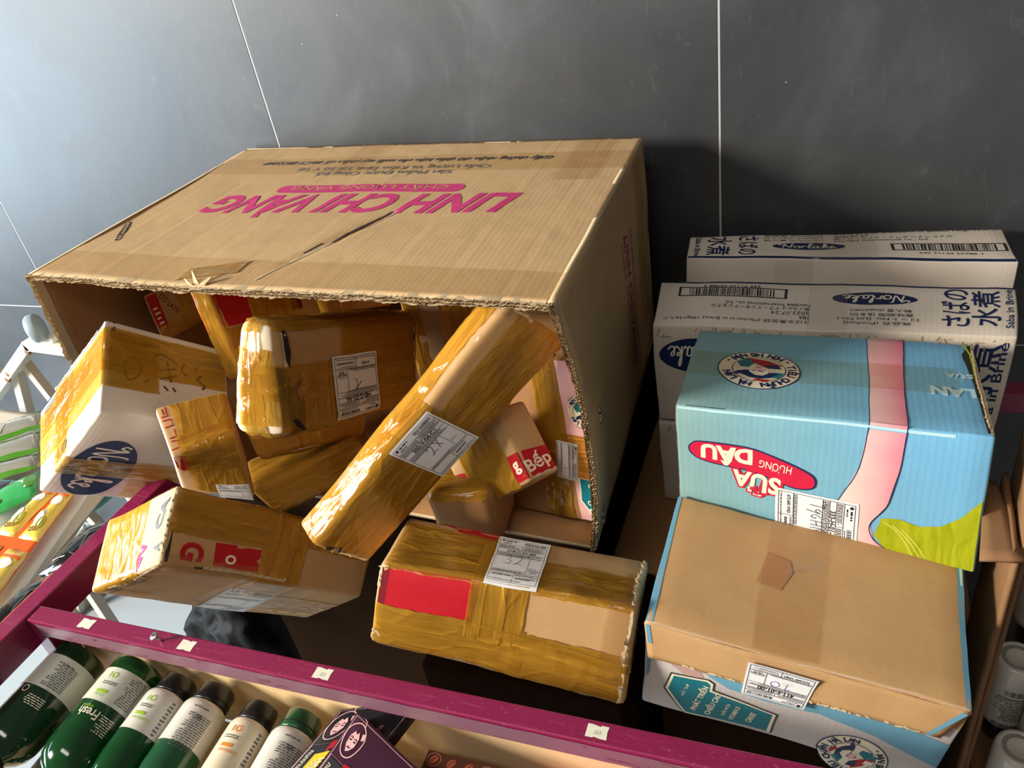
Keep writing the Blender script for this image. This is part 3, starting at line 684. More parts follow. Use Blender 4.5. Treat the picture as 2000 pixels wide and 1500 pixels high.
# damage on the lid: slit, cracked crease, curled scraps and the amber tape end at the rim
p=Print(pt.m); hole=plain('torn_cardboard',lin(70,50,34),.9)
p.poly(hole,[(.012,.178),(.019,.176),(.030,.160),(.043,.138),(.058,.112),(.052,.109),(.038,.128),(.026,.148),(.015,.166)],1)
for k in range(9): a=k/8; p.rect(kraft_edge,.017+.037*a,.171-.055*a,.006,.0022,2,-25+9*(k%3))
p.line(hole,[(.462,.222),(.452,.200),(.440,.176),(.428,.150),(.420,.128)],.0045,1); p.line(kraft_edge,[(.468,.222),(.459,.198),(.447,.172),(.436,.150)],.003,2)
p.line(kraft_edge,[(.417,.126),(.404,.096),(.388,.062),(.372,.020)],.004,2); p.line(hole,[(.410,.120),(.398,.092)],.002,3)
p.build('tear',croot,.0006,.01,label='dark tears in the lid')
sheet('amber_tape_end',croot,pt.m,.250,.335,.010,.040,amber,.0016,.0012,11,.006,.30,label='amber tape end stuck at the rim')
for k,(x,y,dx,dz,ln) in enumerate(((.292,.004,-.004,.015,.022),(.300,.003,.014,.008,.026),(.283,.002,-.008,.006,.016))):
    a=pt.m(x,y,.001); Patch([a,a+Vector((.010,-.002,0)),a+Vector((.004+dx,ln*.2,dz)),a+Vector((dx,ln*.3,dz*.9))],0,k,.001,60).build('torn_scrap',kraft_flute,croot,.001,4,6)

rosered=board('rose_red_print',lin(214,36,72),dirt=.1,rough=.5)
gloom=board('shade_dark_board',lin(34,22,13),dirt=.4,rough=1,spec=.02)  # near-black base colour stands in for the shade below the pile
# ---------------------------------------------------------------- supports: stacked cartons under everything, standing on the floor
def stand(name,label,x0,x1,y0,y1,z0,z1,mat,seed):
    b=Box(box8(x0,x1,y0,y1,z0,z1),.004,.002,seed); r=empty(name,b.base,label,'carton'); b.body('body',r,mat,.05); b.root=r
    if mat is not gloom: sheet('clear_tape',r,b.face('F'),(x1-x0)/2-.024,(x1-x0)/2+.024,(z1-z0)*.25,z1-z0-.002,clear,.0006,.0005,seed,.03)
    return b
b1=stand('storage_carton','tall brown carton at the left under the tipped carton, coloured dark for shade',-.84,-.452,.655,1.12,.002,.824,gloom,31)
b2=stand('storage_carton','brown carton right of it under the tipped carton, coloured dark for shade',-.446,-.252,.655,1.12,.002,.824,gloom,32)
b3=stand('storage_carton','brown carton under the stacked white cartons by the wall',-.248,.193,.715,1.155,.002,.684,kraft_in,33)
b4=stand('storage_carton','carton under the red and yellow taped parcel, coloured dark for shade',-.40,-.165,.455,.645,.002,.762,gloom,34)
b5=stand('storage_carton','carton under the turned-out kraft box, coloured dark for shade',-.135,.125,.505,.70,.002,.716,gloom,35)
b6=stand('storage_carton','small brown carton propping up the blue strawberry milk carton',-.11,.145,.705,.82,.688,.834,kraft,36)

dark_flute=plain('dark_flutes',lin(40,30,22),.9)
def ragged(b,f,pts,wd,seed=1,out=.003,name='torn_edge',mat=None,parent=None):
    """frayed cardboard lip along a line on face f: little torn tongues standing off the surface"""
    m=b.face(f); P=[Vector(p) for p in pts]; tot=sum((P[i+1]-P[i]).length for i in range(len(P)-1)); n=max(6,int(tot/.0028)); V=[];F=[]
    for i in range(n+1):
        t=i/n*tot; k=0
        while k<len(P)-2 and t>(P[k+1]-P[k]).length: t-=(P[k+1]-P[k]).length; k+=1
        d=(P[k+1]-P[k]).normalized(); q=P[k]+d*min(t,(P[k+1]-P[k]).length); nn=Vector((-d.y,d.x)); j=.5+.9*abs(nz((i*.9,0,0),seed)); j2=max(0,nz((i*.7,3,0),seed))
        V.append(m(q.x-nn.x*wd*.3,q.y-nn.y*wd*.3,.0006)); V.append(m(q.x+nn.x*wd*.3*j,q.y+nn.y*wd*.3*j,.0012+out*.6*j2)); V.append(m(q.x+nn.x*wd*j,q.y+nn.y*wd*j,.0008+out*j*j2*2))
    for i in range(n):
        for e in (0,1): F.append((3*i+e,3*i+3+e,3*i+4+e,3*i+1+e))
    return mesh(name,V,F,mat or kraft_edge,parent or b.root,None,None,False)

# ---------------------------------------------------------------- white fish cartons
def fishbox(key,label,top_rot,seed,print_top=True,print_front=True,group='white fish cartons'):
    b=carton(key,'white_carton',label,'carton',group,{'*':white_board,'F':white_dirty},r=.003,bulge=.0025,seed=seed)
    if print_top:
        L,W=b.fd('T'); p=Print(b.face('T'),L/2,W/2,top_rot)     # drawn as the print reads
        k=black_ink; rng=random.Random(5)
        p.line(navy,[(-L/2+.001,-W*.5+.003),(L/2-.001,-W*.5+.003)],.006,1)
        x=-L*.265-.0 if False else .055; bw=.134; cx=L*.5-.095; cy=-.030
        for a,bb in (((cx-bw/2,cy-.012),(cx+bw/2,cy-.012)),((cx-bw/2,cy+.012),(cx+bw/2,cy+.012))): p.line(k,[a,bb],.0022,1)
        for sx in (-1,1): p.rect(k,cx+sx*bw/2,cy,.0032,.026,1)
        xx=cx-bw/2+.014
        while xx<cx+bw/2-.014:
            w_=rng.choice((.0008,.0008,.0016,.0024)); p.rect(k,xx+w_/2,cy,w_,.019,1); xx+=w_+rng.choice((.0009,.0012,.002))
        p.text(k,'245 71139 55788 3',cx,cy-.0165,.072,.0052,0,1,.01)
        oval_mark(p,-.058,-.0205,.048,.0165)
        for i,s_ in enumerate(('商品名 (Product)','ロットNo. (Lot No.)','賞味期限 (B B D)','輸入者 (Importer)')):
            p.text(k,s_,-.062+(0,-.0,.010,.008)[i]*-.5,W*.34-i*.0105,(.075,.090,.070,.068)[i],.0092,0,1)
        for i,s_ in enumerate(('さば水煮缶詰 (Mackerel in Brine) 190g×24入り','7B4','2022.07.24','㈱ノルレェイク・インターナショナル','Norlake International co., ltd.')):
            wd=(.180,.012,.046,.120,.104)[i]; p.text(k,s_,.016+wd/2,W*.34-i*.0105,wd,(.0098,.0080,.0080,.0100,.0090)[i],0,1)
        p.text(navy,'さばの',-L/2+.064,-.006,.096,.030,-90,1,.012); p.text(navy,'水煮',-L/2+.0325,-.006,.088,.030,-90,1,.012)
        p.text(navy,'Saba in Brine',-L/2+.0085,-.006,.096,.008,-90,1,.012)
        p.build('printed_lettering',b.root,.0004,.012,label='navy and black print with bar code')
    if print_front:
        L,Hh=b.fd('F'); p=Print(b.face('F')); oval_mark(p,.058,.110,.050,.026,180)
        p.text(navy,'水煮',.385,.105,.080,.038,90,1,.012); p.text(navy,'Saba in Brine',L-.012,.08,.135,.011,90,1,.012)
        p.build('front_print',b.root,.0004,.012)
    for a,s_ in ((.0,.0),(.13,1)):
        pass
    sheet('clear_tape',b.root,b.face('T'),b.L*.455,b.L*.57,.001,b.W-.001,clearg,.0008,.0009,seed+50,.008)
    sheet('clear_tape',b.root,b.face('F'),b.L*.455,b.L*.57,b.H*.55,b.H-.001,clearg,.0008,.0009,seed+51,.008)
    # worn, scuffed front edge
    p=Print(b.face('F')); rng=random.Random(seed); sc=plain('scuffed_board',lin(176,156,120),.9)
    for i in range(60):
        x=rng.uniform(.006,b.L-.006); p.rect(sc,x,b.H-.006-rng.random()**2*.012,rng.uniform(.002,.012),rng.uniform(.0008,.002),1,rng.uniform(60,120) if i%3 else 0)
    p.build('edge_scuffs',b.root,.0005,.02); return b
wfl=fishbox('white_front_lower','lower white fish carton under the one with the reading bar code side',180,21,False,False)
wfu=fishbox('white_front_upper','white fish carton behind the blue carton, its print upside down',180,22)
# the rear carton is turned round, so its print reads upright
wb=carton('white_back','white_carton','rear white fish carton against the wall, its print upright','carton','white fish cartons',{'*':white_board},r=.003,bulge=.0025,seed=23)
L,W=wb.fd('T'); ky=W/.140; p=Print((lambda m:(lambda x,y,o=0:m(x,y*ky,o)))(wb.face('T'))); k=black_ink; rng=random.Random(9)
p.line(navy,[(.002,.006),(L-.002,.006)],.010,1); cx,cy,bw=.345,.060,.134
for a in (-.0145,.0145): p.line(k,[(cx-bw/2,cy+a),(cx+bw/2,cy+a)],.003,1)
for sx in (-1,1): p.rect(k,cx+sx*bw/2,cy,.0036,.032,1)
xx=cx-bw/2+.012
while xx<cx+bw/2-.012:
    w_=rng.choice((.0008,.0012,.0018,.0026)); p.rect(k,xx+w_/2,cy,w_,.024,1); xx+=w_+rng.choice((.0011,.0014,.0022))
p.text(k,'245 71139 55788 3',cx,.033,.075,.006,0,1,.01); oval_mark(p,.170,.068,.048,.019)
for i,s_ in enumerate(('商品名 (Product)','ロットNo. (Lot No.)','輸入者 (Importer)')): p.text(k,s_,.150,.128-i*.014,.080,.010,0,1)
for i,s_ in enumerate(('さば水煮缶詰 (Mackerel in Brine) 190g×24入り','2022.07.27','㈱ノルレェイク・インターナショナル','Norlake International co., ltd.')):
    wd=(.205,.046,.150,.120)[i]; p.text(k,s_,.205+wd/2,.133-i*.0125,wd,.0095,0,1)
p.text(navy,'さばの',.088,.075,.110,.030,-90,1,.012); p.text(navy,'水煮',.045,.075,.115,.036,-90,1,.012); p.text(navy,'Saba in Brine',.014,.07,.12,.009,-90,1,.012)
p.build('printed_lettering',wb.root,.0004,.012,label='navy and black print with bar code')
sheet('clear_tape',wb.root,wb.face('T'),L*.40,L*.62,.001,wb.W-.001,clearg,.0008,.0010,60); sheet('clear_tape',wb.root,wb.face('F'),L*.30,L*.42,wb.H-.05,wb.H-.001,clearg,.0008,.0012,61)

# ---------------------------------------------------------------- blue milk carton
def bluepat(t,uv):
    s=t.n('ShaderNodeSeparateXYZ'); t.l(uv,s.inputs[0]); g=t.math('MULTIPLY',s.outputs[0],3.5)
    n=t.noise(uv,9,2); g=t.math('ADD',g,t.math('MULTIPLY',n,.3)); return t.ramp(g,[(.15,lin(138,178,182)),(.55,lin(128,184,206)),(1,lin(120,186,230))])
blue_board=board('blue_milk_board',None,corr=.0065,dirt=.12,rough=.5,spec=.4,pattern=bluepat)
def limepat(t,uv):
    n=t.noise(t.map(uv,(30,6,1),.5),3,4,.6,1.5); return t.ramp(n,[(.3,lin(150,160,10)),(.7,lin(188,196,40))])
lime=board('lime_grass_print',None,dirt=.08,rough=.5,pattern=limepat); limed=plain('lime_line',lin(214,214,90),.5)
def pinkpat(t,uv):
    s=t.n('ShaderNodeSeparateXYZ'); t.l(uv,s.inputs[0]); n=t.noise(uv,12,2); g=t.math('ADD',t.math('MULTIPLY',t.math('SUBTRACT',s.outputs[0],.165),14),t.math('MULTIPLY',n,.45))
    return t.ramp(g,[(.35,lin(240,216,210)),(.75,lin(240,178,186)),(1,lin(232,130,156))])
pinkp=board('pink_milk_print',None,dirt=.08,rough=.5,pattern=pinkpat)
def lady(p,cx,cy,r,rot=180):
    """round emblem: lettered ring round a bonneted woman's head"""
    q=Print(p.m,0,0,0); a=math.radians(rot); k=r/1.0
    T=lambda x,y:(cx+(x*math.cos(a)-y*math.sin(a))*k,cy+(x*math.sin(a)+y*math.cos(a))*k)
    P=lambda mat,pts,l:p.poly(mat,[T(*v) for v in pts],l)
    p.ell(navy,cx,cy,r,r,1); p.ell(cream,cx,cy,r*.965,r*.965,2); p.ell(navy,cx,cy,r*.655,r*.655,3); p.ell(cream,cx,cy,r*.63,r*.63,4)
    tmp=Print(p.m); 
    tmp.arctext(navy,'TIÊU CHUẨN',0,0,.805,204,98,.20,5,.045); tmp.arctext(navy,'HÀ LAN',0,0,.805,80,18,.20,5,.045); tmp.arctext(navy,'- HƠN 145 NĂM -',0,0,.805,214,340,.20,5,.045)
    for (mat,l),(vs,fs) in tmp.items.items(): p.add(mat,5,[T(x,y) for x,y in vs],fs)
    P(red_ink,[(-.55,-.28),(-.2,-.5),(.3,-.58),(.12,-.30),(-.15,-.12),(-.4,-.08)],5); P(teal,[(.12,-.30),(.3,-.58),(.55,-.3),(.45,-.05),(.25,-.05)],5)
    P(navy,[(-.5,.18),(-.33,.40),(-.05,.50),(.2,.46),(.42,.33),(.62,.40),(.52,.20),(.3,.12),(-.2,.14)],6)
    P(cream,[(-.25,.18),(-.2,-.08),(0,-.2),(.18,-.08),(.22,.2),(.05,.34),(-.12,.33)],7); P(pink,[(-.18,.0),(0,-.16),(.14,-.02),(.1,.12),(-.1,.14)],8)
    p.line(navy,[T(-.12,.10),T(-.06,.13),T(.0,.10)],.03*k,9); p.line(navy,[T(.06,.10),T(.12,.13),T(.16,.10)],.03*k,9); p.line(red_ink,[T(-.05,-.06),T(.02,-.08),T(.08,-.06)],.03*k,9)
    P(teal,[(-.62,.12),(-.48,.42),(-.3,.38),(-.33,.12)],6); P(red_ink,[(-.3,.52),(-.22,.63),(.12,.60),(.02,.5)],5); P(navy,[(-.22,-.08),(-.55,-.08),(-.42,-.3),(-.1,-.22)],6)
dl=carton('blue','milk_carton','pale blue strawberry milk carton with pink splash leaning on the white cartons','carton',None,{'*':blue_board,'D':lime,'R':blue_board},r=.003,bulge=.0022,seed=41)
p=Print(dl.face('T')); L,W=dl.fd('T')
p.poly(pinkp,[(.187,.193),(.224,.193),(.221,.10),(.219,.001),(.185,.001),(.188,.09)],1); p.line(navy,[(.224,.192),(.221,.10),(.219,.002)],.0009,2); p.line(navy,[(.187,.192),(.188,.09),(.185,.002)],.0007,2)
lady(p,.0765,.094,.044,180)
pale=plain('pale_blue_print',lin(186,222,232),.5)
p.text(pale,'LAN',.2635,.076,.040,.019,180,2,.05); p.text(pale,'SỮA',.272,.112,.026,.014,180,2,.05)
p.build('printed_emblem',dl.root,.0004,.012,label='round lettered emblem and pink stripe')
p=Print(dl.face('F')); L,Hh=dl.fd('F')
p.poly(pinkp,[(.185,.146),(.219,.146),(.2165,.10),(.209,.055),(.1955,.030),(.200,.012),(.215,.002),(.150,.002),(.155,.03),(.167,.060),(.180,.095)],1)
p.line(navy,[(.219,.146),(.2165,.10),(.209,.055),(.1955,.030),(.200,.012),(.215,.002)],.001,3,True); p.line(navy,[(.185,.146),(.180,.095),(.167,.060),(.155,.03)],.0008,3,True)
p.poly(lime,[(.206,.040),(.222,.043),(.240,.039),(.258,.044),(.275,.058),(.290,.080),(.2905,.002),(.212,.002),(.200,.018)],2)
for a in (0,1,2): p.line(limed,[(.208+.008*a,.036-.002*a),(.222+.008*a,.026-.004*a),(.236+.006*a,.004)],.0012,4,True)
p.poly(navy,smooth([(.012,.086),(.016,.094),(.026,.0985),(.070,.0985),(.098,.0915),(.130,.0800),(.141,.072),(.141,.061),(.133,.0555),(.120,.0545),(.100,.060),(.075,.066),(.030,.070),(.016,.076)]),4)
p.poly(rosered,smooth([(.0135,.086),(.017,.093),(.026,.0970),(.070,.0970),(.098,.0900),(.129,.0787),(.1395,.071),(.1395,.0615),(.132,.0570),(.120,.0560),(.100,.0615),(.075,.0675),(.030,.0715),(.0175,.077)]),5)
p.text(cream,'DÂU',.052,.0825,.054,.026,180,6,.05); p.text(cream,'HƯƠNG',.102,.0765,.032,.0115,176,6,.006); p.text(rosered,'SỮA',.083,.050,.056,.034,176,5,.12); p.text(cream,'SỮA',.083,.050,.050,.030,176,6,.04)
p.build('printed_front',dl.root,.0004,.012,label='red flavour badge, pink splash and lime grass')
shiplabel(dl.root,dl.face('F'),.1440,.0185,-90,.066,.080,'333-H-01-B5',HGHN,'673,400 VND',None,7)
p=Print(dl.face('T')); dk=plain('dark_gap',lin(28,24,20),.9)
p.poly(dk,[(.279,.165),(.2865,.188),(.2905,.188),(.2905,.004),(.286,.004),(.284,.10)],1); p.poly(kraft_edge,[(.2885,.19),(.2915,.19),(.2915,.002),(.2885,.002)],3)
p.line(lime,[(.282,.188),(.287,.165),(.2875,.10)],.0022,4); p.line(dk,[(.01,.001),(.05,.0012)],.001,2)
p.build('open_end',dl.root,.0004,.02,label='dark open slot at the right end')
p=Print(dl.face('L')); p.line(kraft_edge,[(W-.002,.002),(W-.002,Hh-.002)],.003,1); p.line(dk,[(.002,Hh-.002),(W-.002,Hh-.002)],.002,1)
for yy in (.03,.10): p.ell(dk,W-.003,yy,.002,.005,2,8)
p.build('end_edge',dl.root,.0004,.02)
for a0,a1 in ((.60,.90),): sheet('clear_tape',dl.root,dl.face('T'),.002,.27,.070,.128,clear,.0010,.0003,71,.012)
p=Print(dl.face('F')); p.line(pale,[(.002,Hh-.003),(.26,Hh-.003)],.003,1); p.build('bright_fold',dl.root,.0003,.02)

# ---------------------------------------------------------------- kraft carton folded inside out, blue edges, front flap
kb=carton('kraftblue','turned_out_carton','brown carton with blue edges in front of the blue milk carton','carton',None,{'*':kraft,'F':board('grey_print_board',lin(206,202,206),corr=.006,dirt=.2),'L':blue_edge,'R':blue_edge},r=.003,bulge=.003,seed=51)
p=Print(kb.face('T')); L,W=kb.fd('T')
p.poly(blue_edge,[(.0,.001),(.0075,.001),(.0045,W-.002),(.0,W-.002)],1); p.poly(blue_edge,[(L-.005,.001),(L,.001),(L,W-.001),(L-.007,W-.001)],1); p.poly(lin and pale,[(L-.004,W-.03),(L-.002,W-.03),(L-.002,W-.002),(L-.005,W-.002)],2)
p.build('blue_edge',kb.root,.0004,.02,label='blue printed edges')
sheet('clear_tape',kb.root,kb.face('T'),.098,.158,.004,W-.001,clear,.0008,.0005,72,.008,label='clear tape strip')
rp=Print(kb.face('T')); rp.poly(board('faded_red_print',lin(182,134,92),dirt=.2),[(.094,.078),(.118,.074),(.126,.098),(.122,.112),(.100,.118)],1); rp.build('red_stain',kb.root,.0004,.02)
sheet('tape_crease',kb.root,kb.face('T'),.120,.150,.094,.100,clearg,.0016,.0012,73,.005,.55)
# front flap: folds down from the front edge, a little proud of the face below
kl,kr=Vector(HX['kraftblue'][4]),Vector(HX['kraftblue'][5]); dl_,dr_=Vector(HX['kraftblue'][0]),Vector(HX['kraftblue'][1])
fw=(kr-kl).normalized(); out=Vector((.02,-1,0)).normalized()
f0=kl.lerp(dl_,.36)+fw*.006+out*.006; f1=kr.lerp(dr_,.335)-fw*.014+out*.006
fp=Patch([f0,f1,kr+out*.0010+Vector((0,0,-.0022)),kl+out*.0010+Vector((0,0,-.0022))],0,52,.0012,20)
fp.n=-(fp.n) if fp.n.y>0 else fp.n
fo=fp.build('front_flap',kraft,kb.root,.003,40,8,label='brown flap folded down in front')
p=Print(fp.m); rng=random.Random(3)
p.line(blue_edge,[(fp.w-.004,fp.h-.002),(fp.w-.010,.006),(fp.w-.012,.001)],.005,1); p.line(blue_edge,[(.003,fp.h-.001),(.004,.02)],.004,1)
for i in range(40): x=rng.uniform(.03,.25); p.rect(kraft_edge,x,.001+rng.random()*.0015,rng.uniform(.002,.006),rng.uniform(.001,.003),1,rng.uniform(-40,40))
p.build('torn_flap_edge',fo,.0004,.02)
shiplabel(kb.root,fp.m,.125,.012,180,.060,.047,'411-E-01-00',H10,'363,000 VND',('18-03-2022','12:12'),8,.012,blue_pen)
sheet('clear_tape',kb.root,fp.m,.095,.160,.010,fp.h-.001,clearg,.0007,.0012,74,.006)
p=Print(kb.face('F')); L,Hh=kb.fd('F')
p.poly(blue_edge,[(.050,.088),(.095,.088),(.12,.070),(.16,.074),(.20,.086),(.279,.070),(.279,.030),(.22,.052),(.17,.062),(.12,.058),(.085,.060),(.065,.070)],1)
p.poly(board('pink_grey_print',lin(190,160,160),dirt=.1),[(.012,.085),(.050,.086),(.060,.066),(.052,.058),(.040,.064)],1)
T=lambda x,y:(.055+x,.036+y)
p.poly(black_ink,[T(-.034,.000),T(-.028,.026),T(.010,.030),T(.016,.026),T(.016,.016),T(.080,.006),T(.078,-.030),T(-.010,-.034)],2)
p.poly(cream,[T(-.032,.001),T(-.0265,.0245),T(.009,.0285),T(.0145,.025),T(.0145,.0145),T(.078,.0045),T(.076,-.029),T(-.009,-.033)],3)
p.poly(teal,[T(-.029,.001),T(-.0245,.0225),T(.008,.026),T(.012,.023),T(.012,.012),T(.075,.003),T(.073,-.028),T(-.008,-.031)],4)
p.text(cream,'HỖ TRỢ',.055-.012,.036+.006,.020,.005,78,6); p.text(cream,'PHÁT TRIỂN',.055+.002,.036-.002,.044,.009,78,6,.03); p.text(cream,'CHIỀU CAO',.055+.016,.036-.006,.040,.009,78,6,.03)
p.text(cream,'GẤP ĐÔI',.055+.030,.036-.010,.022,.005,78,6,.02); p.text(cream,'VITAMIN D',.055+.040,.036-.012,.026,.005,78,6,.02); p.text(cream,'CANXI',.055+.056,.036-.012,.018,.006,78,6,.03)
p.poly(kraft,[(.001,Hh-.030),(L-.001,Hh-.030),(L-.001,Hh-.0005),(.001,Hh-.0005)],1); lady(p,.208,.010,.033,70)
p.build('printed_front',kb.root,.0004,.012,label='blue arrow badge and round emblem on grey print')

# ---------------------------------------------------------------- taped parcels
def J(key,label,mats=None,name='taped_parcel',**k):
    return carton(key,name,label,'parcel','taped parcels spilling from the big carton',mats,**k)
# front parcel with red print
n=J('n','yellow-taped parcel with a red panel lying in front of the big carton',r=.006,bulge=.0035,seed=61)
p=Print(n.face('F')); L,Hh=n.fd('F')
p.poly(dred_ink,[(.0025,.100),(.014,.103),(.013,.052),(.003,.055)],1); p.poly(red_ink,[(.012,.1035),(.1065,.1045),(.1035,.054),(.011,.054)],2)
p.poly(dred_ink,[(.026,.012),(.036,.012),(.036,.001),(.026,.001)],1); p.poly(red_ink,[(.035,.011),(.118,.009),(.118,.001),(.035,.001)],1); p.small(cream,.092,.007,.018,2,.003,random.Random(3),.5,3)
p.build('red_print',n.root,.0004,.012,label='red printed panel')
p=Print(n.face('T')); p.poly(red_ink,[(.035,.095),(.108,.095),(.106,.060),(.062,.068),(.062,.086)],1); p.build('red_print',n.root,.0004,.012)
Qn,cv=n.loop('X'); Hs=cv(1.0); n.calm=[(Qn(.1375,Hs+.06),.05),(Qn(.1375,Hs+.02),.05)]
n.tape(n.root,'X',.02,.47,.96,1.85,amber,1,.0016); n.tape(n.root,'X',.0,.60,-.02,.52,amber,2,.0016,seed=2); n.tape(n.root,'X',.36,.585,.30,1.72,amber,3,.0022,seed=3)
n.tape(n.root,'X',.55,1.0,-.15,.50,amber,2,.0014,seed=4); n.tape(n.root,'X',.55,.99,.94,1.55,amber,1,.0018,seed=5); n.tape(n.root,'X',.885,.995,.2,1.1,clear,3,.0012,seed=6)
n.tape(n.root,'Z',.42,.50,.40,1.9,amber,4,.0012,seed=7,slant=-.05); n.tape(n.root,'Y',.0,.62,1.93,2.7,clear,2,.002,seed=8)
shiplabel(n.root,lambda x,y,o=0:Qn(x,y,o),.1375,Hs+.044,0,.055,.090,'218-C-01-B4',H32,'345,000 VND',('18-03-2022','08:54'),1,0,None,.0022)
# white fish carton, taped
a=J('a','white-and-amber taped fish carton hanging out at the far left of the pile',{'*':white_board},r=.004,bulge=.003,seed=62)
p=Print(a.face('F')); oval_mark(p,.046,.080,.078,.039,-90); p.build('oval_mark',a.root,.0004,.012,label='navy oval mark')
p=Print(a.face('T')); L,W=a.fd('T'); p.rect(navy,.007,W-.008,.014,.016,1)
for st in ([(.026,.058),(.034,.050),(.046,.062),(.044,.078),(.034,.084),(.026,.070),(.030,.056)],[(.060,.086),(.072,.098),(.090,.090),(.094,.086)],[(.072,.060),(.094,.070)],[(.070,.072),(.092,.080)],[(.080,.088),(.086,.058)],[(.076,.050),(.082,.044)],[(.088,.050),(.092,.044)],[(.104,.092),(.100,.080),(.108,.072)],[(.122,.094),(.118,.082)],[(.128,.078),(.122,.070),(.132,.062),(.128,.056)],[(.052,.050),(.058,.056)],[(.030,.100),(.036,.106)],[(.050,.104),(.056,.110)]): p.line(marker,st,.0028,1,True)
p.build('marker_writing',a.root,.0004,.012,label='brown marker writing')
p=Print(a.face('L')); W,Hh=a.fd('L'); rng=random.Random(4)
for i in range(16): x=.006+i*.0022; p.rect(grey_ink,x+.004,.070,rng.choice((.0006,.0012)),.10,1)
p.small(grey_ink,W-.030,.10,.022,6,.006,rng); p.text(grey_ink,'245 71139',W-.022,.085,.055,.006,-90,1); p.line(navy,[(.003,.004),(.003,Hh-.004)],.004,1)
p.build('bar_code',a.root,.0004,.02)
a.tape(a.root,'Y',.27,.88,.0,1.42,amber,1,.0016); a.tape(a.root,'Y',.45,.92,.35,1.98,amber,2,.0014,seed=2); a.tape(a.root,'Z',.27,.47,-.95,1.6,amber,2,.0018,seed=3); a.tape(a.root,'Y',.60,.80,.05,.8,amber,3,.002,seed=5); a.tape(a.root,'Z',.02,.25,.55,1.2,amber,1,.0014,seed=6)
# small parcel beside it
b=J('b','small amber parcel with red outlines wedged beside the white fish carton',{'*':kraft,'L':white_board},r=.006,bulge=.003,seed=63)
p=Print(b.face('T'))
for st in ([(.004,.050),(.012,.050),(.012,.062)],[(.004,.036),(.014,.037),(.014,.045),(.004,.045)],[(.005,.022),(.014,.023),(.014,.032)],[(.003,.008),(.014,.009),(.014,.018),(.006,.018)],[(.008,.052),(.008,.060)]): p.line(red_ink,st,.0016,1)
p.build('red_outlines',b.root,.0004,.012); p=Print(b.face('F')); p.poly(red_ink,[(.0,.080),(.016,.080),(.020,.060),(.010,.050),(.002,.058)],1); p.build('red_print',b.root,.0004,.012)
b.calm=[(b.face('F')(.062,.010),.03)]
b.tape(b.root,'X',.20,1.0,.1,1.98,amber,1,.002); b.tape(b.root,'X',.15,1.0,.55,1.35,amber,2,.0022,seed=2); shiplabel(b.root,b.face('F'),.062,.010,0,.040,.026,None,None,None,None,12)
# low parcel leaning into the gap
c=J('c','long amber-taped parcel with red letters tilting down over the maroon rail',{'*':kraft,'L':board('pale_kraft',lin(226,204,172),dirt=.2)},r=.005,bulge=.0035,seed=64)
p=Print(c.face('F')); L,Hh=c.fd('F'); p.text(red_ink,'G',.034,.020,.022,.028,-90,1,.04); p.poly(red_ink,[(.059,.036),(.085,.037),(.087,.033),(.100,.036),(.119,.036),(.119,.026),(.114,.022),(.120,.016),(.119,.008),(.061,.008)],1); p.text(cream,'O',.081,.018,.012,.014,-90,3,.04)
p.rect(plain('dark_flutes',lin(36,28,22),.9),.004,.022,.008,.036,1)
p.poly(plain('dark_flutes',(0,0,0)),[(.04,.0035),(.07,.005),(.10,.003),(.11,.0045),(.11,.001),(.04,.001)],2)
p.build('red_print',c.root,.0004,.012,label='red letters and block'); p=Print(c.face('L')); W,Hh=c.fd('L')
p.text(magenta_ink,'EN',.082,.018,.030,.012,68,1,.05); p.text(grey_ink,'CA',.108,.062,.036,.012,80,1,.05); p.text(grey_ink,'A',.112,.022,.011,.012,80,1,.05)
p.build('end_print',c.root,.0004,.012)
c.calm=[(c.face('D')(.15,.045),.055)]
c.tape(c.root,'X',.0,.62,.42,1.7,amber,1,.0022); c.tape(c.root,'X',.30,1.0,.55,1.6,amber,2,.0020,seed=2); c.tape(c.root,'Y',.35,.95,-.05,.98,amber,1,.0016,seed=3); c.tape(c.root,'X',.02,.55,-.95,.16,clear,1,.0025,seed=4); c.tape(c.root,'X',.42,.64,-.4,1.4,amber,3,.0025,seed=5); c.tape(c.root,'X',.45,.98,-.85,-.35,amber,1,.001,seed=6)
shiplabel(c.root,c.face('D'),.150,.045,6,.062,.085,None,None,None,None,13)
p=Print(c.face('D'))
p.build('x',c.root) if False else None
c.tape(c.root,'X',.36,.75,-.70,-.02,clearg,8,.003,seed=9)
# upper middle parcel with sunlit end
d=J('d','boxy amber parcel with a handwritten label in the middle of the carton mouth',{'*':kraft,'L':board('pale_end',lin(236,222,200),dirt=.15)},r=.016,bulge=.003,seed=65)
d.calm=[(d.face('F')(.1265,.045),.062)]
d.tape(d.root,'X',.0,.34,-.5,.62,amber,1,.0016); d.tape(d.root,'X',.0,1.0,.93,2.0,amber,1,.0016,seed=2); d.tape(d.root,'X',.40,1.0,.50,1.02,amber,2,.0014,seed=3); d.tape(d.root,'X',.30,1.0,-.4,.55,amber,2,.0014,seed=4); d.tape(d.root,'Y',.30,.75,-.1,1.1,amber,3,.0030,seed=5); d.tape(d.root,'Y',.0,1,.1,.75,amber,1,.0022,seed=8); d.tape(d.root,'Z',.32,.62,-.9,.30,amber,3,.0024,seed=6); d.tape(d.root,'X',.0,.13,-.2,.60,film('olive_tape',(.80,.66,.25),lin(170,140,40),.25,.12),4,.0016,seed=7)
shiplabel(d.root,d.face('F'),.1265,.045,180,.080,.076,'140-G-02-A6',HT,'0 VND',('18-03-2022','08:36'),2,0,None,.0020)
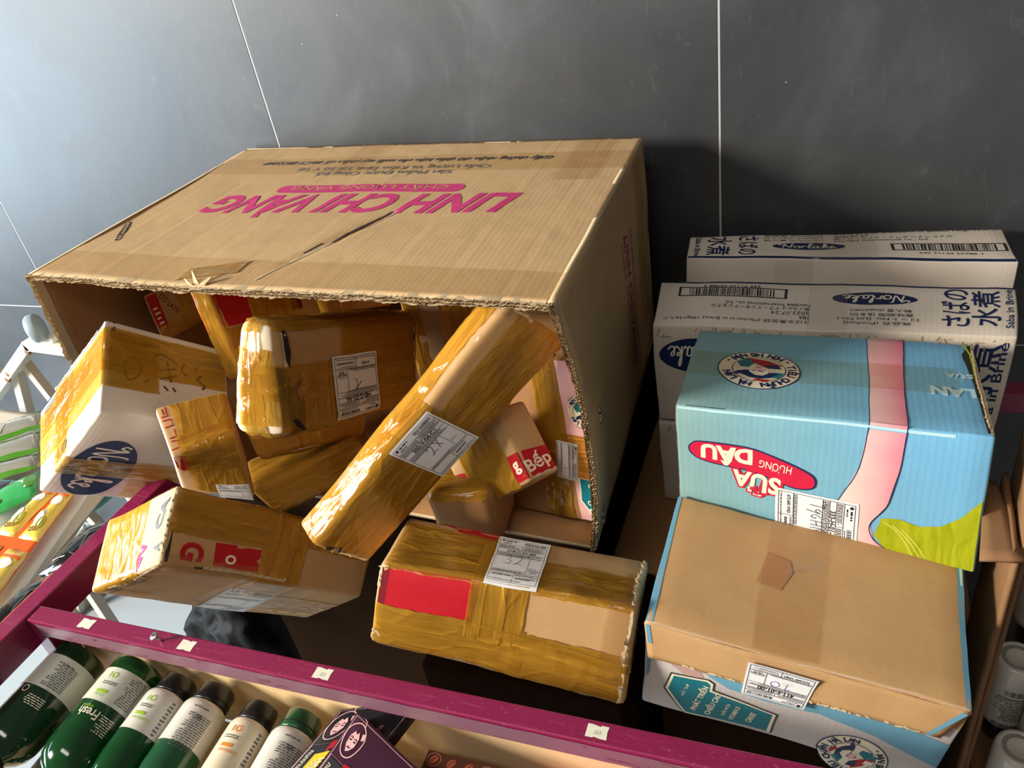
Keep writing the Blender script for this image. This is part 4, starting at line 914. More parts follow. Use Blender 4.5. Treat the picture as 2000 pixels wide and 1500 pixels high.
# long diagonal parcel
j=J('j','long amber-taped parcel standing diagonally across the carton mouth',r=.005,bulge=.003,seed=66)
j.calm=[(j.face('F')(.1645,.0395),.055)]
j.tape(j.root,'X',.0,1.0,-.6,.80,amber,1,.0020); j.tape(j.root,'X',.0,1.0,1.30,2.3,amber,1,.0018,seed=2); j.tape(j.root,'X',.0,.60,.55,1.5,amber,2,.0022,seed=3); j.tape(j.root,'X',.05,.98,.10,.60,amber,2,.0022,seed=4); j.tape(j.root,'Z',.35,.75,-.6,.28,amber,3,.0030,seed=5); j.tape(j.root,'X',.30,.46,.8,1.6,amber,3,.003,seed=6); j.tape(j.root,'X',.60,1.0,.86,1.12,clear,2,.001,seed=7)
shiplabel(j.root,j.face('F'),.1645,.0395,0,.060,.074,'300-V-04-C1',H2X,None,None,3,0,None,.0026)
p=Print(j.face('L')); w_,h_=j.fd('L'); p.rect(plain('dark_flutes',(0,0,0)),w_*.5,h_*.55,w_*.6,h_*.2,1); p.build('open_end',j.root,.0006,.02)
# back-row parcels inside the carton
f=J('f','kraft parcel with a red corner panel deep at the left of the carton',r=.004,bulge=.002,seed=67)
p=Print(f.face('F')); p.poly(red_ink,[(.003,.070),(.020,.070),(.020,.004),(.003,.006)],1); p.small(cream,.007,.050,.009,5,.0075,random.Random(2),.4,3); p.text(dred_ink,'CO LAYE',.034,.048,.040,.008,-62,1,.01); p.line(red_ink,[(.055,.066),(.062,.050),(.066,.030),(.070,.052),(.076,.034)],.002,1,True); p.build('red_print',f.root,.0004,.012)
f.tape(f.root,'X',.42,1,-.3,.9,amber,1,.0015); f.tape(f.root,'X',.02,.6,.0,.32,amber,2,.0012,seed=2)
g=J('g','upright taped parcel with a broad red panel behind the others',{'*':kraft,'L':kraft},r=.004,bulge=.002,seed=68)
p=Print(g.face('F')); L,Hh=g.fd('F'); p.poly(red_ink,[(.001,Hh-.001),(.052,Hh-.001),(.047,.069),(.001,.070)],1); p.poly(dred_ink,[(.118,Hh-.001),(.142,Hh-.001),(.135,.068),(.118,.070)],1); p.text(cream,'.87',.128,.096,.014,.008,-20,3,.01); p.build('red_print',g.root,.0004,.012,label='red printed panel')
p=Print(g.face('L')); w_,h_=g.fd('L'); p.rect(red_ink,.004,h_*.72,.006,h_*.5,1); p.build('red_print',g.root,.0004,.02)
g.tape(g.root,'X',.30,.78,-.1,1.0,amber,1,.0024); g.tape(g.root,'X',.45,.62,.2,1.0,amber,3,.003,seed=2); g.tape(g.root,'Z',.0,.98,-.93,.03,amber,1,.002,seed=3); g.tape(g.root,'X',.0,.30,-.3,.50,amber,2,.002,seed=4)
h=J('h','flat mustard-taped parcel deep under the carton lid',r=.004,bulge=.002,seed=69); h.tape(h.root,'X',.0,1,-.3,2.2,amber,1,.001); h.tape(h.root,'X',.0,.55,.0,1.4,amber,2,.001,seed=2)
i_=J('i','amber parcel with a bare grey-brown stripe beneath the carton lid',r=.006,bulge=.003,seed=70); i_.tape(i_.root,'X',.0,.2,-.3,1.5,amber,1,.002); i_.tape(i_.root,'X',.48,1,-.3,1.5,amber,1,.0016,seed=2)
p=Print(i_.face('F')); p.poly(board('grey_kraft',lin(176,154,130),dirt=.2),[(.020,.139),(.057,.139),(.044,.03),(.012,.03)],1); p.build('bare_stripe',i_.root,.0004,.02)
e=J('e','small rounded amber parcel squeezed under the labelled boxy one',r=.012,bulge=.003,seed=71); e.tape(e.root,'X',.0,.95,-.4,1.9,amber,1,.002); e.tape(e.root,'X',.35,.6,-.4,1.0,amber,2,.003,seed=2); e.tape(e.root,'X',.68,.82,-.3,1.0,amber,3,.0026,seed=3)
k_=J('k','kraft parcel with a red lettered band under the long diagonal one',{'*':kraft},r=.004,bulge=.002,seed=72)
p=Print(k_.face('F')); p.poly(red_ink,[(.0,.040),(.037,.036),(.037,.005),(.0,.005)],1); p.text(cream,'Bếp',.0185,.021,.031,.026,8,3,.02); p.build('red_band',k_.root,.0004,.01,label='red band with cream lettering')
p=Print(k_.face('L')); w_,h_=k_.fd('L'); p.poly(red_ink,[(w_-.020,.040),(w_-.0,.040),(w_-.0,.005),(w_-.014,.005)],1); p.text(cream,'g',w_-.007,.022,.009,.016,8,3,.03); p.poly(red_ink,[(.0,.050),(.018,.047),(.030,.006),(.002,.006)],1); p.build('red_print',k_.root,.0004,.01)
k_.tape(k_.root,'Z',.0,.98,-.80,-.22,amber,1,.0022); k_.tape(k_.root,'Y',.15,.8,.0,1.0,amber,2,.0022,seed=2)
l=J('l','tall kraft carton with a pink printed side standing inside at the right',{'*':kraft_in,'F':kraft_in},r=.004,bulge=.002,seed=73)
p=Print(l.face('F')); L,Hh=l.fd('F'); p.poly(pink,[(.079,Hh-.002),(L-.001,Hh-.002),(L-.001,.004),(.088,.004)],1); lady(p,.108,.150,.022,190)
p.poly(teal,[(.093,.062),(L-.001,.062),(L-.001,.008),(.101,.016),(.092,.030)],2); p.line(cream,[(.092,.062),(.091,.032),(.102,.014)],.002,3); p.text(cream,'CAO',.107,.030,.017,.007,180,4,.03); p.text(cream,'RIÊN',.109,.018,.018,.007,176,4,.03); p.text(cream,'ĐÔI',.110,.046,.012,.005,180,4,.02); p.text(cream,'IN D',.109,.054,.014,.005,180,4,.02)
p.build('pink_print',l.root,.0004,.012,label='pink and teal printed side'); l.calm=[(l.face('F')(.079,.084),.035)]
l.tape(l.root,'X',.40,.68,-.1,1.1,amber,1,.002); l.tape(l.root,'X',.0,1,.28,.56,amber,2,.0012,seed=2) if False else l.tape(l.root,'Z',.30,.56,.0,1.2,amber,2,.0012,seed=2)
shiplabel(l.root,l.face('F'),.079,.084,-95,.050,.026,None,None,None,None,14)
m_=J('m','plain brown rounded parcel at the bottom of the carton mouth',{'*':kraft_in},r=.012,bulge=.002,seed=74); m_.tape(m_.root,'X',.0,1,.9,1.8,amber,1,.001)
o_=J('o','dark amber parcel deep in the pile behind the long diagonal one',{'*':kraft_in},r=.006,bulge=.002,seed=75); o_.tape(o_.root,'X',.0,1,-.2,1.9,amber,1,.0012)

# frayed ends and open flutes
ragged(n,'F',[(n.L-.004,.004),(n.L-.003,.03),(n.L-.005,.06),(n.L-.002,.09),(n.L-.003,n.H-.002)],.006,1,.005); ragged(n,'T',[(n.L-.003,.004),(n.L-.004,.05),(n.L-.002,n.W-.004)],.006,2,.005); ragged(n,'F',[(.002,.002),(.004,.02),(.012,.004)],.005,3,.003); ragged(n,'F',[(.003,n.H-.03),(.002,n.H-.004),(.010,n.H-.002)],.005,4,.003)
q=Print(d.face('F')); q.poly(dark_flute,[(.0135,d.H-.010),(.019,d.H-.008),(.023,d.H-.035),(.018,d.H-.052),(.0145,d.H-.040)],1); q.build('open_flutes',d.root,.0030,.01,label='dark open flutes'); q=Print(d.face('F')); q.poly(dark_flute,[(.013,.020),(.019,.022),(.030,.010),(.034,.0065),(.026,.006)],1); q.build('open_flutes',d.root,.0030,.01)
ragged(d,'F',[(.0145,d.H-.012),(.0155,d.H-.03),(.0150,d.H-.05)],.004,5,.003); ragged(d,'F',[(.250,.030),(.252,.07),(.250,.11)],.006,6,.006)
ragged(c,'F',[(.0025,.004),(.002,.04),(.003,c.H-.004)],.005,7,.003); ragged(c,'D',[(.003,.02),(.010,.05),(.006,.09),(.003,c.W-.004)],.005,8,.003); ragged(c,'F',[(.05,.0025),(.10,.003),(.16,.002)],.004,9,.003)
ragged(j,'F',[(j.L-.004,j.H-.004),(j.L-.003,j.H-.02),(j.L-.006,j.H-.03)],.006,10,.004); ragged(j,'F',[(.003,.004),(.004,.03),(.003,j.H-.01)],.005,11,.003); q=Print(j.face('F')); q.poly(dark_flute,[(.0005,j.H-.014),(.006,j.H-.012),(.010,j.H-.030),(.002,j.H-.034)],1); q.build('open_flutes',j.root,.0024,.01)
ragged(k_,'F',[(.003,.003),(.02,.0025),(.036,.003)],.004,12,.003); ragged(a,'L',[(.003,.06),(.004,.12),(.003,.2)],.004,13,.002,mat=white_board); ragged(g,'F',[(.002,g.H-.003),(.03,g.H-.002),(.05,g.H-.003)],.004,14,.003); ragged(e,'F',[(.05,.003),(.07,.004),(.09,.003)],.005,15,.004)
ragged(kb,'F',[(.002,.12),(.004,.09),(.003,.05)],.003,16,.002,mat=blue_edge); ragged(dl,'T',[(dl.L-.003,.01),(dl.L-.004,.08),(dl.L-.002,.18)],.003,17,.002)

# ---------------------------------------------------------------- maroon display rack
def maroon_mat():
    t=NT('maroon_paint'); uv=t.n('ShaderNodeTexCoord').outputs['Object']; a=t.noise(uv,24,4); b=t.noise(t.map(uv,(6,90,90)),3,4,.7); c=t.noise(uv,420,2)
    col=t.mix(t.math('MULTIPLY',a,.6),lin(134,24,72),lin(112,18,58)); col=t.mix(t.math('MULTIPLY',t.ramp(b,[(.58,0),(.72,1)]),.22),col,lin(190,130,150)); col=t.mix(t.math('MULTIPLY',t.ramp(c,[(.66,0),(.7,1)]),.25),col,lin(200,130,160))
    t.pbr(col,.30,spec=.55,normal=t.bump(a,.08,.001),coat=.2); return t.m
maroon=maroon_mat()
def wood_mat():
    t=NT('plywood'); uv=t.n('ShaderNodeTexCoord').outputs['Object']; a=t.noise(t.map(uv,(2.2,1,26)),2.2,6,.6,1.4); b=t.noise(t.map(uv,(10,1,160)),2,3)
    col=t.ramp(a,[(.25,lin(226,192,140)),(.5,lin(240,212,164)),(.72,lin(232,198,146)),(.82,lin(190,146,96))]); col=t.mix(t.math('MULTIPLY',b,.3),col,lin(196,156,106))
    t.pbr(col,.42,spec=.4,normal=t.bump(b,.12,.0006)); return t.m
wood=wood_mat()
rack=empty('display_rack',(-.36,.345,.0),'maroon metal display rack with plywood back and shelf holding bottles','rack')
beam('front_rail',(-.832,.3438,.857),(.20,.3705,.857),.022,.026,maroon,rack)
beam('side_rail',(-.842,.05,.850),(-.850,.66,.850),.026,.044,maroon,rack)
for x,y,z0,z1 in ((-.826,.346,.0,.845),(.205,.372,.0,.845)): beam('post',(x,y,z0),(x,y,z1),.026,.026,maroon,rack,(0,1,0))
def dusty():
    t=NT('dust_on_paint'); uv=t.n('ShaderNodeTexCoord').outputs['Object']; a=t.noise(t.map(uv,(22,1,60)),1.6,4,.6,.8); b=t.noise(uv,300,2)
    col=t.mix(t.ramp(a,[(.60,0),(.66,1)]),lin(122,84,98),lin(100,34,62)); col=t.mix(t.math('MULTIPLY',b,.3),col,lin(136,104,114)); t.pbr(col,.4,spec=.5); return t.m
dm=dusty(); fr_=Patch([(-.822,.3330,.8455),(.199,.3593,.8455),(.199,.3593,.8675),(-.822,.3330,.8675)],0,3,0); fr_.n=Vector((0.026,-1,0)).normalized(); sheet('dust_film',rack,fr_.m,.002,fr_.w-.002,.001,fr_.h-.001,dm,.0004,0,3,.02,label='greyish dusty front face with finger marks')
beam('far_rail',(-.85,1.02,.80),(.7,1.04,.80),.03,.03,maroon,rack) if False else None
beam('back_board',(-.812,.3625,.775),(.19,.3845,.775),.010,.136,wood,rack,label='pale plywood back board')
beam('shelf_board',(-.812,.205,.704),(.19,.227,.704),.300,.010,wood,rack,label='pale plywood shelf')
beam('shelf_lip',(-.812,.050,.715),(.19,.072,.715),.012,.030,maroon,rack)
stk=plain('price_sticker',lin(226,222,206),.5)
railtop=lambda x,y,o=0: Vector((-.832+x,.3438-.011+x*.0259+y,.870+o))
for x,y,nm in ((.084,.0112,'1'),(.228,.0105,'1'),(.398,.0112,'137'),(.677,.0112,'197')):
    p=Print(railtop,x,y,0); a_,b_=.0095,.0062
    p.poly(stk,[(-a_,-b_),(-a_*.3,-b_),(-a_*.2,-b_+.001),(a_*.4,-b_),(a_,-b_),(a_*.92,b_*.2),(a_,b_),(a_*.3,b_),(a_*.2,b_-.0012),(-a_*.5,b_),(-a_,b_)],1); p.text(plain('worn_ink',lin(196,190,176),.6),nm,0,-.001,.006,.004,180,3,.01) if len(nm)>1 else None
    p.build('price_sticker',rack,.0002,.02,label='small worn white price sticker')
steel=plain('zinc_steel',(.62,.62,.60),.3,metal=.9)
ax=Axis(railtop(.195,.010),(-.25,-.30,1)); scr=empty('screw',tuple(ax.o),'loose cross-head screw sticking up from the maroon rail','screw')
lathe('shank',ax,[(.0016,-.001),(.0016,.009)],steel,scr,12); lathe('head',ax,[(.0016,.008),(.0030,.0095),(.0046,.0115),(.0050,.0122),(.0046,.0132),(.0020,.0140),(.0004,.0141)],steel,scr,24)
p=Print(lambda x,y,o=0: ax.p(0,0,.0141+o)+ax.u*x+ax.v*y); dk2=plain('screw_slot',(.01,.01,.01),.6); p.rect(dk2,0,0,.0046,.0011,1,20); p.rect(dk2,0,0,.0011,.0046,1,20); p.build('cross_slot',scr,.0001,.02)

# ---------------------------------------------------------------- bottles lying on the shelf, bases to the board
green=plain('green_bottle',(.012,.11,.030),.12,trans=.55,ior=1.45,coat=.6); greend=plain('green_bottle_dark',(.008,.045,.016),.12,trans=.2,ior=1.45,coat=.6)
smoke=plain('smoky_bottle',(.10,.12,.09),.12,trans=.6,ior=1.45,coat=.5); blackp=plain('black_plastic',(.012,.012,.013),.28); creamp=plain('cream_plastic',lin(226,214,186),.3,coat=.3); whitep=plain('white_plastic',lin(214,210,200),.3,coat=.3); greenp=plain('green_plastic',(.012,.075,.030),.22,coat=.4)
labw=plain('bottle_label',lin(204,208,194),.35); labl=plain('lime_ink',lin(150,190,40),.5); labo=plain('orange_ink',lin(226,130,30),.5); brown_ink=plain('brown_ink',lin(110,70,40),.5)
def cyl(ax,r,t0): return lambda x,y,o=0: ax.p(r+o,t0+x/r,y)      # x round, y along
def shampoo(x,y,z,r,dx,label,glass,front=True,group='green shampoo bottles'):
    ax=Axis((x,y,z),(dx,-1,.0)); o=empty('shampoo_bottle',(x,y-.06,z-r),label,'bottle',group)
    lathe('body',ax,[(r*.80,0),(r*.95,.002),(r,.007),(r,.100),(r*.985,.108),(r*.90,.118),(r*.72,.126),(r*.50,.131),(r*.44,.133),(r*.44,.140)],glass,o)
    lathe('pump_collar',ax,[(r*.52,.134),(r*.54,.136),(r*.54,.158),(r*.40,.161),(r*.26,.162),(r*.26,.178)],blackp,o,24); lathe('pump_nozzle',Axis(ax.p(0,0,.180),tuple(ax.v*1),(0,0,1)),[(r*.20,-.012),(r*.24,-.010),(r*.22,.022),(r*.14,.034)],blackp,o,14)
    V=[];F=[];sg=32
    m=cyl(ax,r,0)
    for j in range(2):
        for k in range(sg+1): V.append(ax.p(r+.0004,math.radians(-150)+math.radians(300)*k/sg,.020+.040*j))
    F=[(k,k+1,sg+2+k,sg+1+k) for k in range(sg)]; lb=mesh('paper_label',V,F,labw,o,None,None,True,label='white paper label')
    rng=random.Random(int(abs(x)*1000)); tl=math.radians(40)
    p=Print(m,-.019,0,0); k=grey_ink
    # lettering reads with its top towards the neck
    if front:
        p.text(labl,'O1',.017,.029,.010,.007,0,1,.01); p.rect(labl,.016,.049,.013,.0035,1); p.small(k,.006,.040,.018,2,.0022,rng,.5,1); p.text(labl,'Daily',.017,.053,.011,.004,0,1); p.small(k,-.022,.055,.018,14,.0024,rng,.45,1)
        p.text(cream,'Fresh',.012,.074,.024,.010,0,1,.01); p.text(labl,'organic',.018,.067,.014,.004,0,1); p.small(cream,-.018,.088,.016,8,.0024,rng,.4,1)
    else:
        p.small(k,-.016,.056,.026,12,.0024,rng,.45,1); p.small(k,-.010,.028,.020,1,.003,rng,.5,1); p.ell(cream,.020,.066,.0042,.0042,1,20); p.ell(blackp,.020,.066,.003,.003,2,16); p.small(cream,-.010,.080,.022,5,.0024,rng,.4,1)
    p.build('bottle_print',lb,.0006,.004); return o
shampoo(-.793,.3435,.800,.0325,.02,'leftmost dark green shampoo bottle lying on the shelf',greend,False)
shampoo(-.757,.335,.7425,.030,.01,'smoky bottle half hidden between the two green shampoo bottles',smoke,False)
shampoo(-.7020,.3460,.800,.0325,.03,'bright green shampoo bottle marked Fresh, second from the left',green)
def tottle(x,y,z,r,dx,label,bodym,capm,low,ink,kind,lenb=.105,cat='bottle',group='conditioner tottles'):
    ax=Axis((x,y,z),(dx,-1,.0)); o=empty('conditioner_bottle',(x,y-.06,z-r),label,cat,group)
    lathe('cap',ax,[(r*.62,0),(r*.72,.0012),(r*.80,.004),(r*.84,.022),(r*.84,.0235),(r*.80,.024)],capm,o,32); lathe('cap_seam',ax,[(r*.85,.0170),(r*.856,.0175),(r*.85,.0180)],blackp,o,32,False)
    lathe('body',ax,[(r*.80,.0245),(r*.92,.0265),(r*.99,.031),(r,.038),(r,lenb*.72)],bodym,o,36,False); lathe('lower_body',ax,[(r*1.001,lenb*.72),(r,lenb*.95),(r*.9,lenb*1.15),(r*.6,lenb*1.3),(r*.3,lenb*1.34)],low,o,36,False,label='coloured lower body')
    m=cyl(ax,r,0); p=Print(m,-.014,0,0); rng=random.Random(int(abs(x)*1000)); k=grey_ink
    if kind=='front':
        p.text(ink,'O1',.013,.040,.010,.007,0,1,.01); p.rect(ink,.014,.058,.012,.0035,1); p.small(k,.006,.050,.016,2,.0022,rng,.5,1); p.text(ink,'Conditioner',.010,.064,.022,.004,0,1); [p.rect(grey_ink,-.012,.036+.004*q,.0035+.001*(q%3),.0022,1,8*(q%2)) for q in range(10)]
    else:
        p.small(k,-.014,.080,.026,16,.0024,rng,.42,1); p.text(black_ink,'SCC',.0,.046,.008,.004,0,2,.01); p.small(k,-.006,.036,.018,1,.0025,rng,.5,1)
        if kind=='bar':
            for q in range(16): p.rect(k,-.020,.036+q*.0017,.008,rng.choice((.0005,.0010)),1)
    p.build('bottle_print',o,.0004,.004); return o
tottle(-.645,.3490,.797,.0250,.04,'cream conditioner bottle with black cap and lime print',whitep,blackp,green,labl,'front')
tottle(-.592,.3500,.797,.0250,.05,'white bottle with black cap and fine grey print, second of the black caps',whitep,blackp,greenp,labl,'back')
tottle(-.560,.342,.742,.0240,.05,'grey conditioner bottle lying lower behind the white ones',plain('grey_plastic',lin(150,150,140),.4),blackp,blackp,labl,'front')
tottle(-.527,.3440,.797,.0225,.05,'ivory conditioner bottle with orange print and black cap',creamp,blackp,creamp,labo,'front')
tottle(-.474,.3460,.797,.0245,.06,'white-labelled bottle with a dark green cap and bar code',whitep,greenp,greenp,labl,'bar')

# ---------------------------------------------------------------- hair colour boxes and other cartons on the shelf
dyeb=plain('black_carton',(.016,.014,.018),.35); dyep=plain('plum_carton',lin(58,22,44),.35); rose=plain('rose_print',lin(226,176,176),.5); purp=plain('purple_print',lin(150,50,150),.5); yel=plain('yellow_print',lin(220,200,40),.5); cyanp=plain('cyan_print',lin(60,110,150),.5)
def dyebox(c,u,v,wd,ht,th,label,mat,accent,txt,seed):
    c=Vector(c); u=Vector(u).normalized(); v=Vector(v).normalized(); n=u.cross(v).normalized(); n=n if n.z>0 else -n
    low=c-u*0-v*ht-n*th
    cs=[low,low+u*wd,low+u*wd+v*ht,low+v*ht]; cs=cs+[q+n*th for q in cs]
    b=Box(cs,.0012,.0006,seed); o=empty('hair_colour_box',b.base,label,'box'); b.body('body',o,mat,.02)
    p=Print(b.face('T')); W,Hh=b.fd('T'); fx,fy=.016,Hh-.022
    p.line(rose,[(.003,.003),(.003,Hh-.003),(W-.003,Hh-.003),(W-.003,.003)],.0007,1)
    pts=[(fx+.0125*math.cos(t)*(1+.06*math.sin(3*t)),fy+.0165*math.sin(t)) for t in [i*2*math.pi/28 for i in range(28)]]
    p.line(rose,pts,.0011,1,False,True); p.line(rose,[(fx+.004,fy+.016),(fx+.002,fy+.021),(fx-.004,fy+.022)],.001,1)
    p.poly(rose,[(fx-.006,fy+.002),(fx-.003,fy+.008),(fx,fy+.006),(fx+.002,fy+.009),(fx+.0055,fy+.004),(fx+.006,fy-.004),(fx+.003,fy-.009),(fx-.001,fy-.012),(fx-.005,fy-.006)],2)
    for sx in (-.003,.003): p.line(mat,[(fx+sx-.002,fy+.001),(fx+sx,fy+.0022),(fx+sx+.002,fy+.001)],.0009,4); p.line(mat,[(fx+sx-.0015,fy-.001),(fx+sx+.0015,fy-.001)],.0012,4)
    p.line(mat,[(fx-.002,fy-.0075),(fx+.002,fy-.0075)],.0012,4); p.poly(rose,[(fx+.006,fy+.010),(fx+.010,fy+.012),(fx+.011,fy+.006),(fx+.008,fy+.004)],2)
    p.poly(black_ink,[(.004,Hh-.046),(.026,Hh-.046),(.026,.004),(.004,.004)],1); p.line(rose,[(.004,.004),(.004,Hh-.044),(.026,Hh-.044),(.026,.004)],.0006,2)
    p.poly(red_ink,[(.024,Hh-.042),(.036,Hh-.040),(.036,Hh-.050),(.024,Hh-.052)],3); p.text(cream,txt[0],.010,Hh-.066,.030,.0055,-90,4,.01); p.poly(accent,[(.016,Hh-.056),(.030,Hh-.054),(.032,.006),(.016,.006)],3)
    p.text(cream,txt[1],.028,Hh-.072,.020,.006,-90,5,.02); p.text(cream,txt[2],.0225,Hh-.074,.022,.004,-90,5,.02); p.text(rose,txt[3],W-.016,Hh-.045,.034,.009,-70,3,.01)
    p.build('printed_cover',o,.0003,.01,label='printed cover with a line-drawn face'); return b
dyebox((-.426,.349,.822),(.94,.33,.04),(.276,.96,.05),.085,.150,.015,'black hair colour box lying under the plum one, yellow print',dyeb,yel,('กนกงามเลิศ','HAIR','COLOR','ชุปอร์ดี'),91)
dyebox((-.3957,.3417,.8406),(.915,-.40,.0),(.16,.985,.05),.108,.150,.015,'plum hair colour box lying on top of the black one',dyep,purp,('กนกงามเลิศ','DO','TITAN','ชุปอร์ดี'),92)
cb=Box(box8(-.3335,-.222,.215,.3505,.712,.787),.0015,.0008,93); co=empty('coffee_box',cb.base,'brown box with orange coffee bean pattern on the shelf','box'); cbm=board('coffee_brown',lin(112,70,58),dirt=.1,rough=.5); cb.body('body',co,cbm,.02)
p=Print(cb.face('T')); bean=plain('bean_print',lin(214,110,80),.5); beand=plain('bean_seam',lin(120,54,44),.5); W_,H_=cb.fd('T'); rng=random.Random(5)
for r_ in range(6):
    for q in range(6):
        x=.010+q*.0185+(.009 if r_%2 else 0); y=H_-.009-r_*.0175; an=rng.uniform(20,70)
        if x>W_-.008: continue
        p.ell(bean,x,y,.0052,.0036,1,18,an); c_,s_=math.cos(math.radians(an)),math.sin(math.radians(an)); p.line(beand,[(x-.0045*c_,y-.0045*s_),(x+.0004*-s_,y+.0008*c_),(x+.0045*c_,y+.0045*s_)],.0010,2,True)
        if (q+r_)%3==0: p.line(rose,[(x+.0072*math.cos(t),y+.0064*math.sin(t)) for t in [i*2*math.pi/24 for i in range(24)]],.0006,2,False,True)
p.build('bean_pattern',co,.0003,.02)
kb2=Box(box8(-.2165,-.12,.215,.3600,.712,.790),.0015,.0008,94); ko=empty('pink_box',kb2.base,'bright pink box beside the coffee bean box','box'); kb2.body('body',ko,board('hot_pink',lin(232,60,150),dirt=.05,rough=.4),.02)

# ---------------------------------------------------------------- open kraft carton at the right and bottles beyond it
rb=empty('open_carton',(.17,.62,.0),'open brown carton at the right edge with a torn flap','carton')
def slab(name,c,parent,mat,th=.004,seed=1,label=None):
    pa=Patch(c,0,seed,.001,25); return pa.build(name,mat,parent,th,label=label),pa
slab('right_wall',[(.186,.575,.004),(.194,.70,.004),(.186,.70,.925),(.178,.575,.930)],rb,kraft_dark,.0045,81)
slab('outer_wall',[(.194,.585,.004),(.204,.71,.004),(.196,.71,.99),(.186,.585,.925)],rb,kraft_dark,.0045,82)
slab('back_wall',[(-.13,.712,.70),(.186,.712,.70),(.186,.712,.84),(-.13,.712,.84)],rb,kraft_dark,.004,83) if False else None
_,fpx=slab('torn_flap',[(.147,.574,.927),(.181,.574,.931),(.175,.690,.922),(.1645,.690,.922)],rb,kraft_dark,.004,84,'torn brown flap')
for q in range(10): pass
beam('back_rail',(-.2,1.08,.80),(.9,1.10,.80),.03,.035,maroon,rack) if False else None
rk2=empty('metal_frame',(.41,.94,.0),'dark maroon metal frame at the right edge behind the open carton','rack'); beam('top_bar',(.20,.93,.86),(.62,.95,.86),.026,.030,maroon,rk2)
for x_,y_ in ((.607,.9494),): beam('post',(x_,y_,.0),(x_,y_,.846),.024,.024,maroon,rk2,(0,1,0))
def whitebottle(x,y,z,label,tilt=(0,0,-1),r=.024,ln=.105):
    ax=Axis((x,y,z),tilt,(0,-1,0)); o=empty('lotion_bottle',tuple(ax.p(0,0,ln+.03)),label,'bottle','white lotion bottles at the right')
    lathe('body',ax,[(r*.70,.0012),(r*.72,0),(r*.86,.0),(r*.96,.003),(r,.009),(r,ln-.012),(r*.93,ln-.004),(r*.7,ln),(r*.55,ln+.001)],whitep,o); lathe('base_disc',ax,[(r*.70,.001),(r*.1,.0016)],plain('grey_disc',lin(150,148,140),.5),o,30,False,label='grey recessed base')
    lathe('cap',ax,[(r*.62,ln+.001),(r*.64,ln+.003),(r*.64,ln+.030),(r*.58,ln+.033)],blackp,o,28)
    p=Print(cyl(ax,r,0)); rng=random.Random(3)
    for q in range(18): p.rect(black_ink,-.012+q*.0013,.036,rng.choice((.0004,.0008)),.008,1)
    p.small(grey_ink,-.018,.083,.036,12,.0034,rng,.42,1); p.rect(grey_ink,.0,.045,.022,.0014,1); p.text(black_ink,'veoline',.002,.094,.026,.006,0,1,.015); p.build('bottle_print',o,.0004,.006); return o
whitebottle(.2284,.6608,.700,'white lotion bottle standing on its black cap at the right edge, label fully in view')
whitebottle(.2560,.730,.790,'white lotion bottle at the right edge behind and above the other one')
whitebottle(.2590,.6200,.700,'white lotion bottle cut by the right edge, lower and nearer')
whitebottle(.2300,.5900,.640,'lowest white lotion bottle beside the open carton')
sh=beam('bottle_shelf',(.20,.645,.53),(.50,.66,.53),.30,.02,kraft_dark); tag(sh,'dark board under the white lotion bottles','shelf')

# ---------------------------------------------------------------- left: white stand, snack packs, bin bag
wpaint=plain('white_paint',lin(226,228,220),.4); wworn=plain('worn_white_paint',lin(196,188,172),.5)
st=empty('folding_stand',(-1.44,.86,0),'white metal folding stand with a caster behind the snack packs','stand')
beam('top_bar',(-1.64,.85,.74),(-1.392,.85,.906),.035,.020,wpaint,st,(0,0,1)); beam('top_bar',(-1.400,.85,.905),(-1.20,.85,.893),.035,.020,wpaint,st)
for a_,b_,w_ in (((-1.50,.86,.842),(-1.85,.86,.0),.020),((-1.478,.865,.853),(-1.36,.865,.40),.018),((-1.70,.84,.86),(-1.50,.84,.40),.020),((-1.66,.87,.90),(-1.585,.87,.79),.026)): beam('leg',a_,b_,w_,w_,wworn,st,(0,1,0))
ca=Axis((-1.343,.838,.945),(.75,.6,.1)); lathe('caster_wheel',ca,[(.006,-.011),(.024,-.010),(.027,-.006),(.027,.006),(.024,.010),(.006,.011)],plain('blue_grey_rubber',lin(150,170,184),.5),st,28)
beam('caster_fork',(-1.362,.85,.922),(-1.315,.85,.920),.028,.010,wpaint,st); beam('caster_fork',(-1.335,.85,.900),(-1.335,.85,.923),.016,.016,wworn,st,(0,1,0))
for x,z in ((-1.400,.893),(-1.495,.835),(-1.508,.822)):
    lathe('bolt',Axis((x,.838,z),(0,-1,0)),[(.008,0),(.008,.004),(.005,.006),(.001,.0065)],plain('rusty_bolt',lin(130,100,76),.6),st,14)
rs=empty('snack_rack',(-1.15,.55,0),'white metal rack tray holding the snack packs at the left edge','rack')
beam('front_rail',(-.985,.33,.768),(-1.108,.655,.768),.030,.026,wpaint,rs); 
Patch([(-1.50,.28,.770),(-.995,.34,.770),(-1.10,.80,.770),(-1.60,.80,.770)],0,1,0).build('tray',wworn,rs,.004)
for x,y in ((-1.48,.35),(-1.52,.75)): beam('leg',(x,y,.0),(x,y,.757),.022,.022,wworn,rs,(0,1,0))
def pouch(name,label,c,th,mat,seed,draw=None,group=None,cat='snack pack'):
    pa=Patch(c,th,seed,.0022,55); o=pa.build(name,mat,None,.0006); tag(o,label,cat,group)
    if draw:
        p=Print(pa.m); draw(p,pa.w,pa.h); p.build('pack_print',o,.0004,.01)
    return o,pa
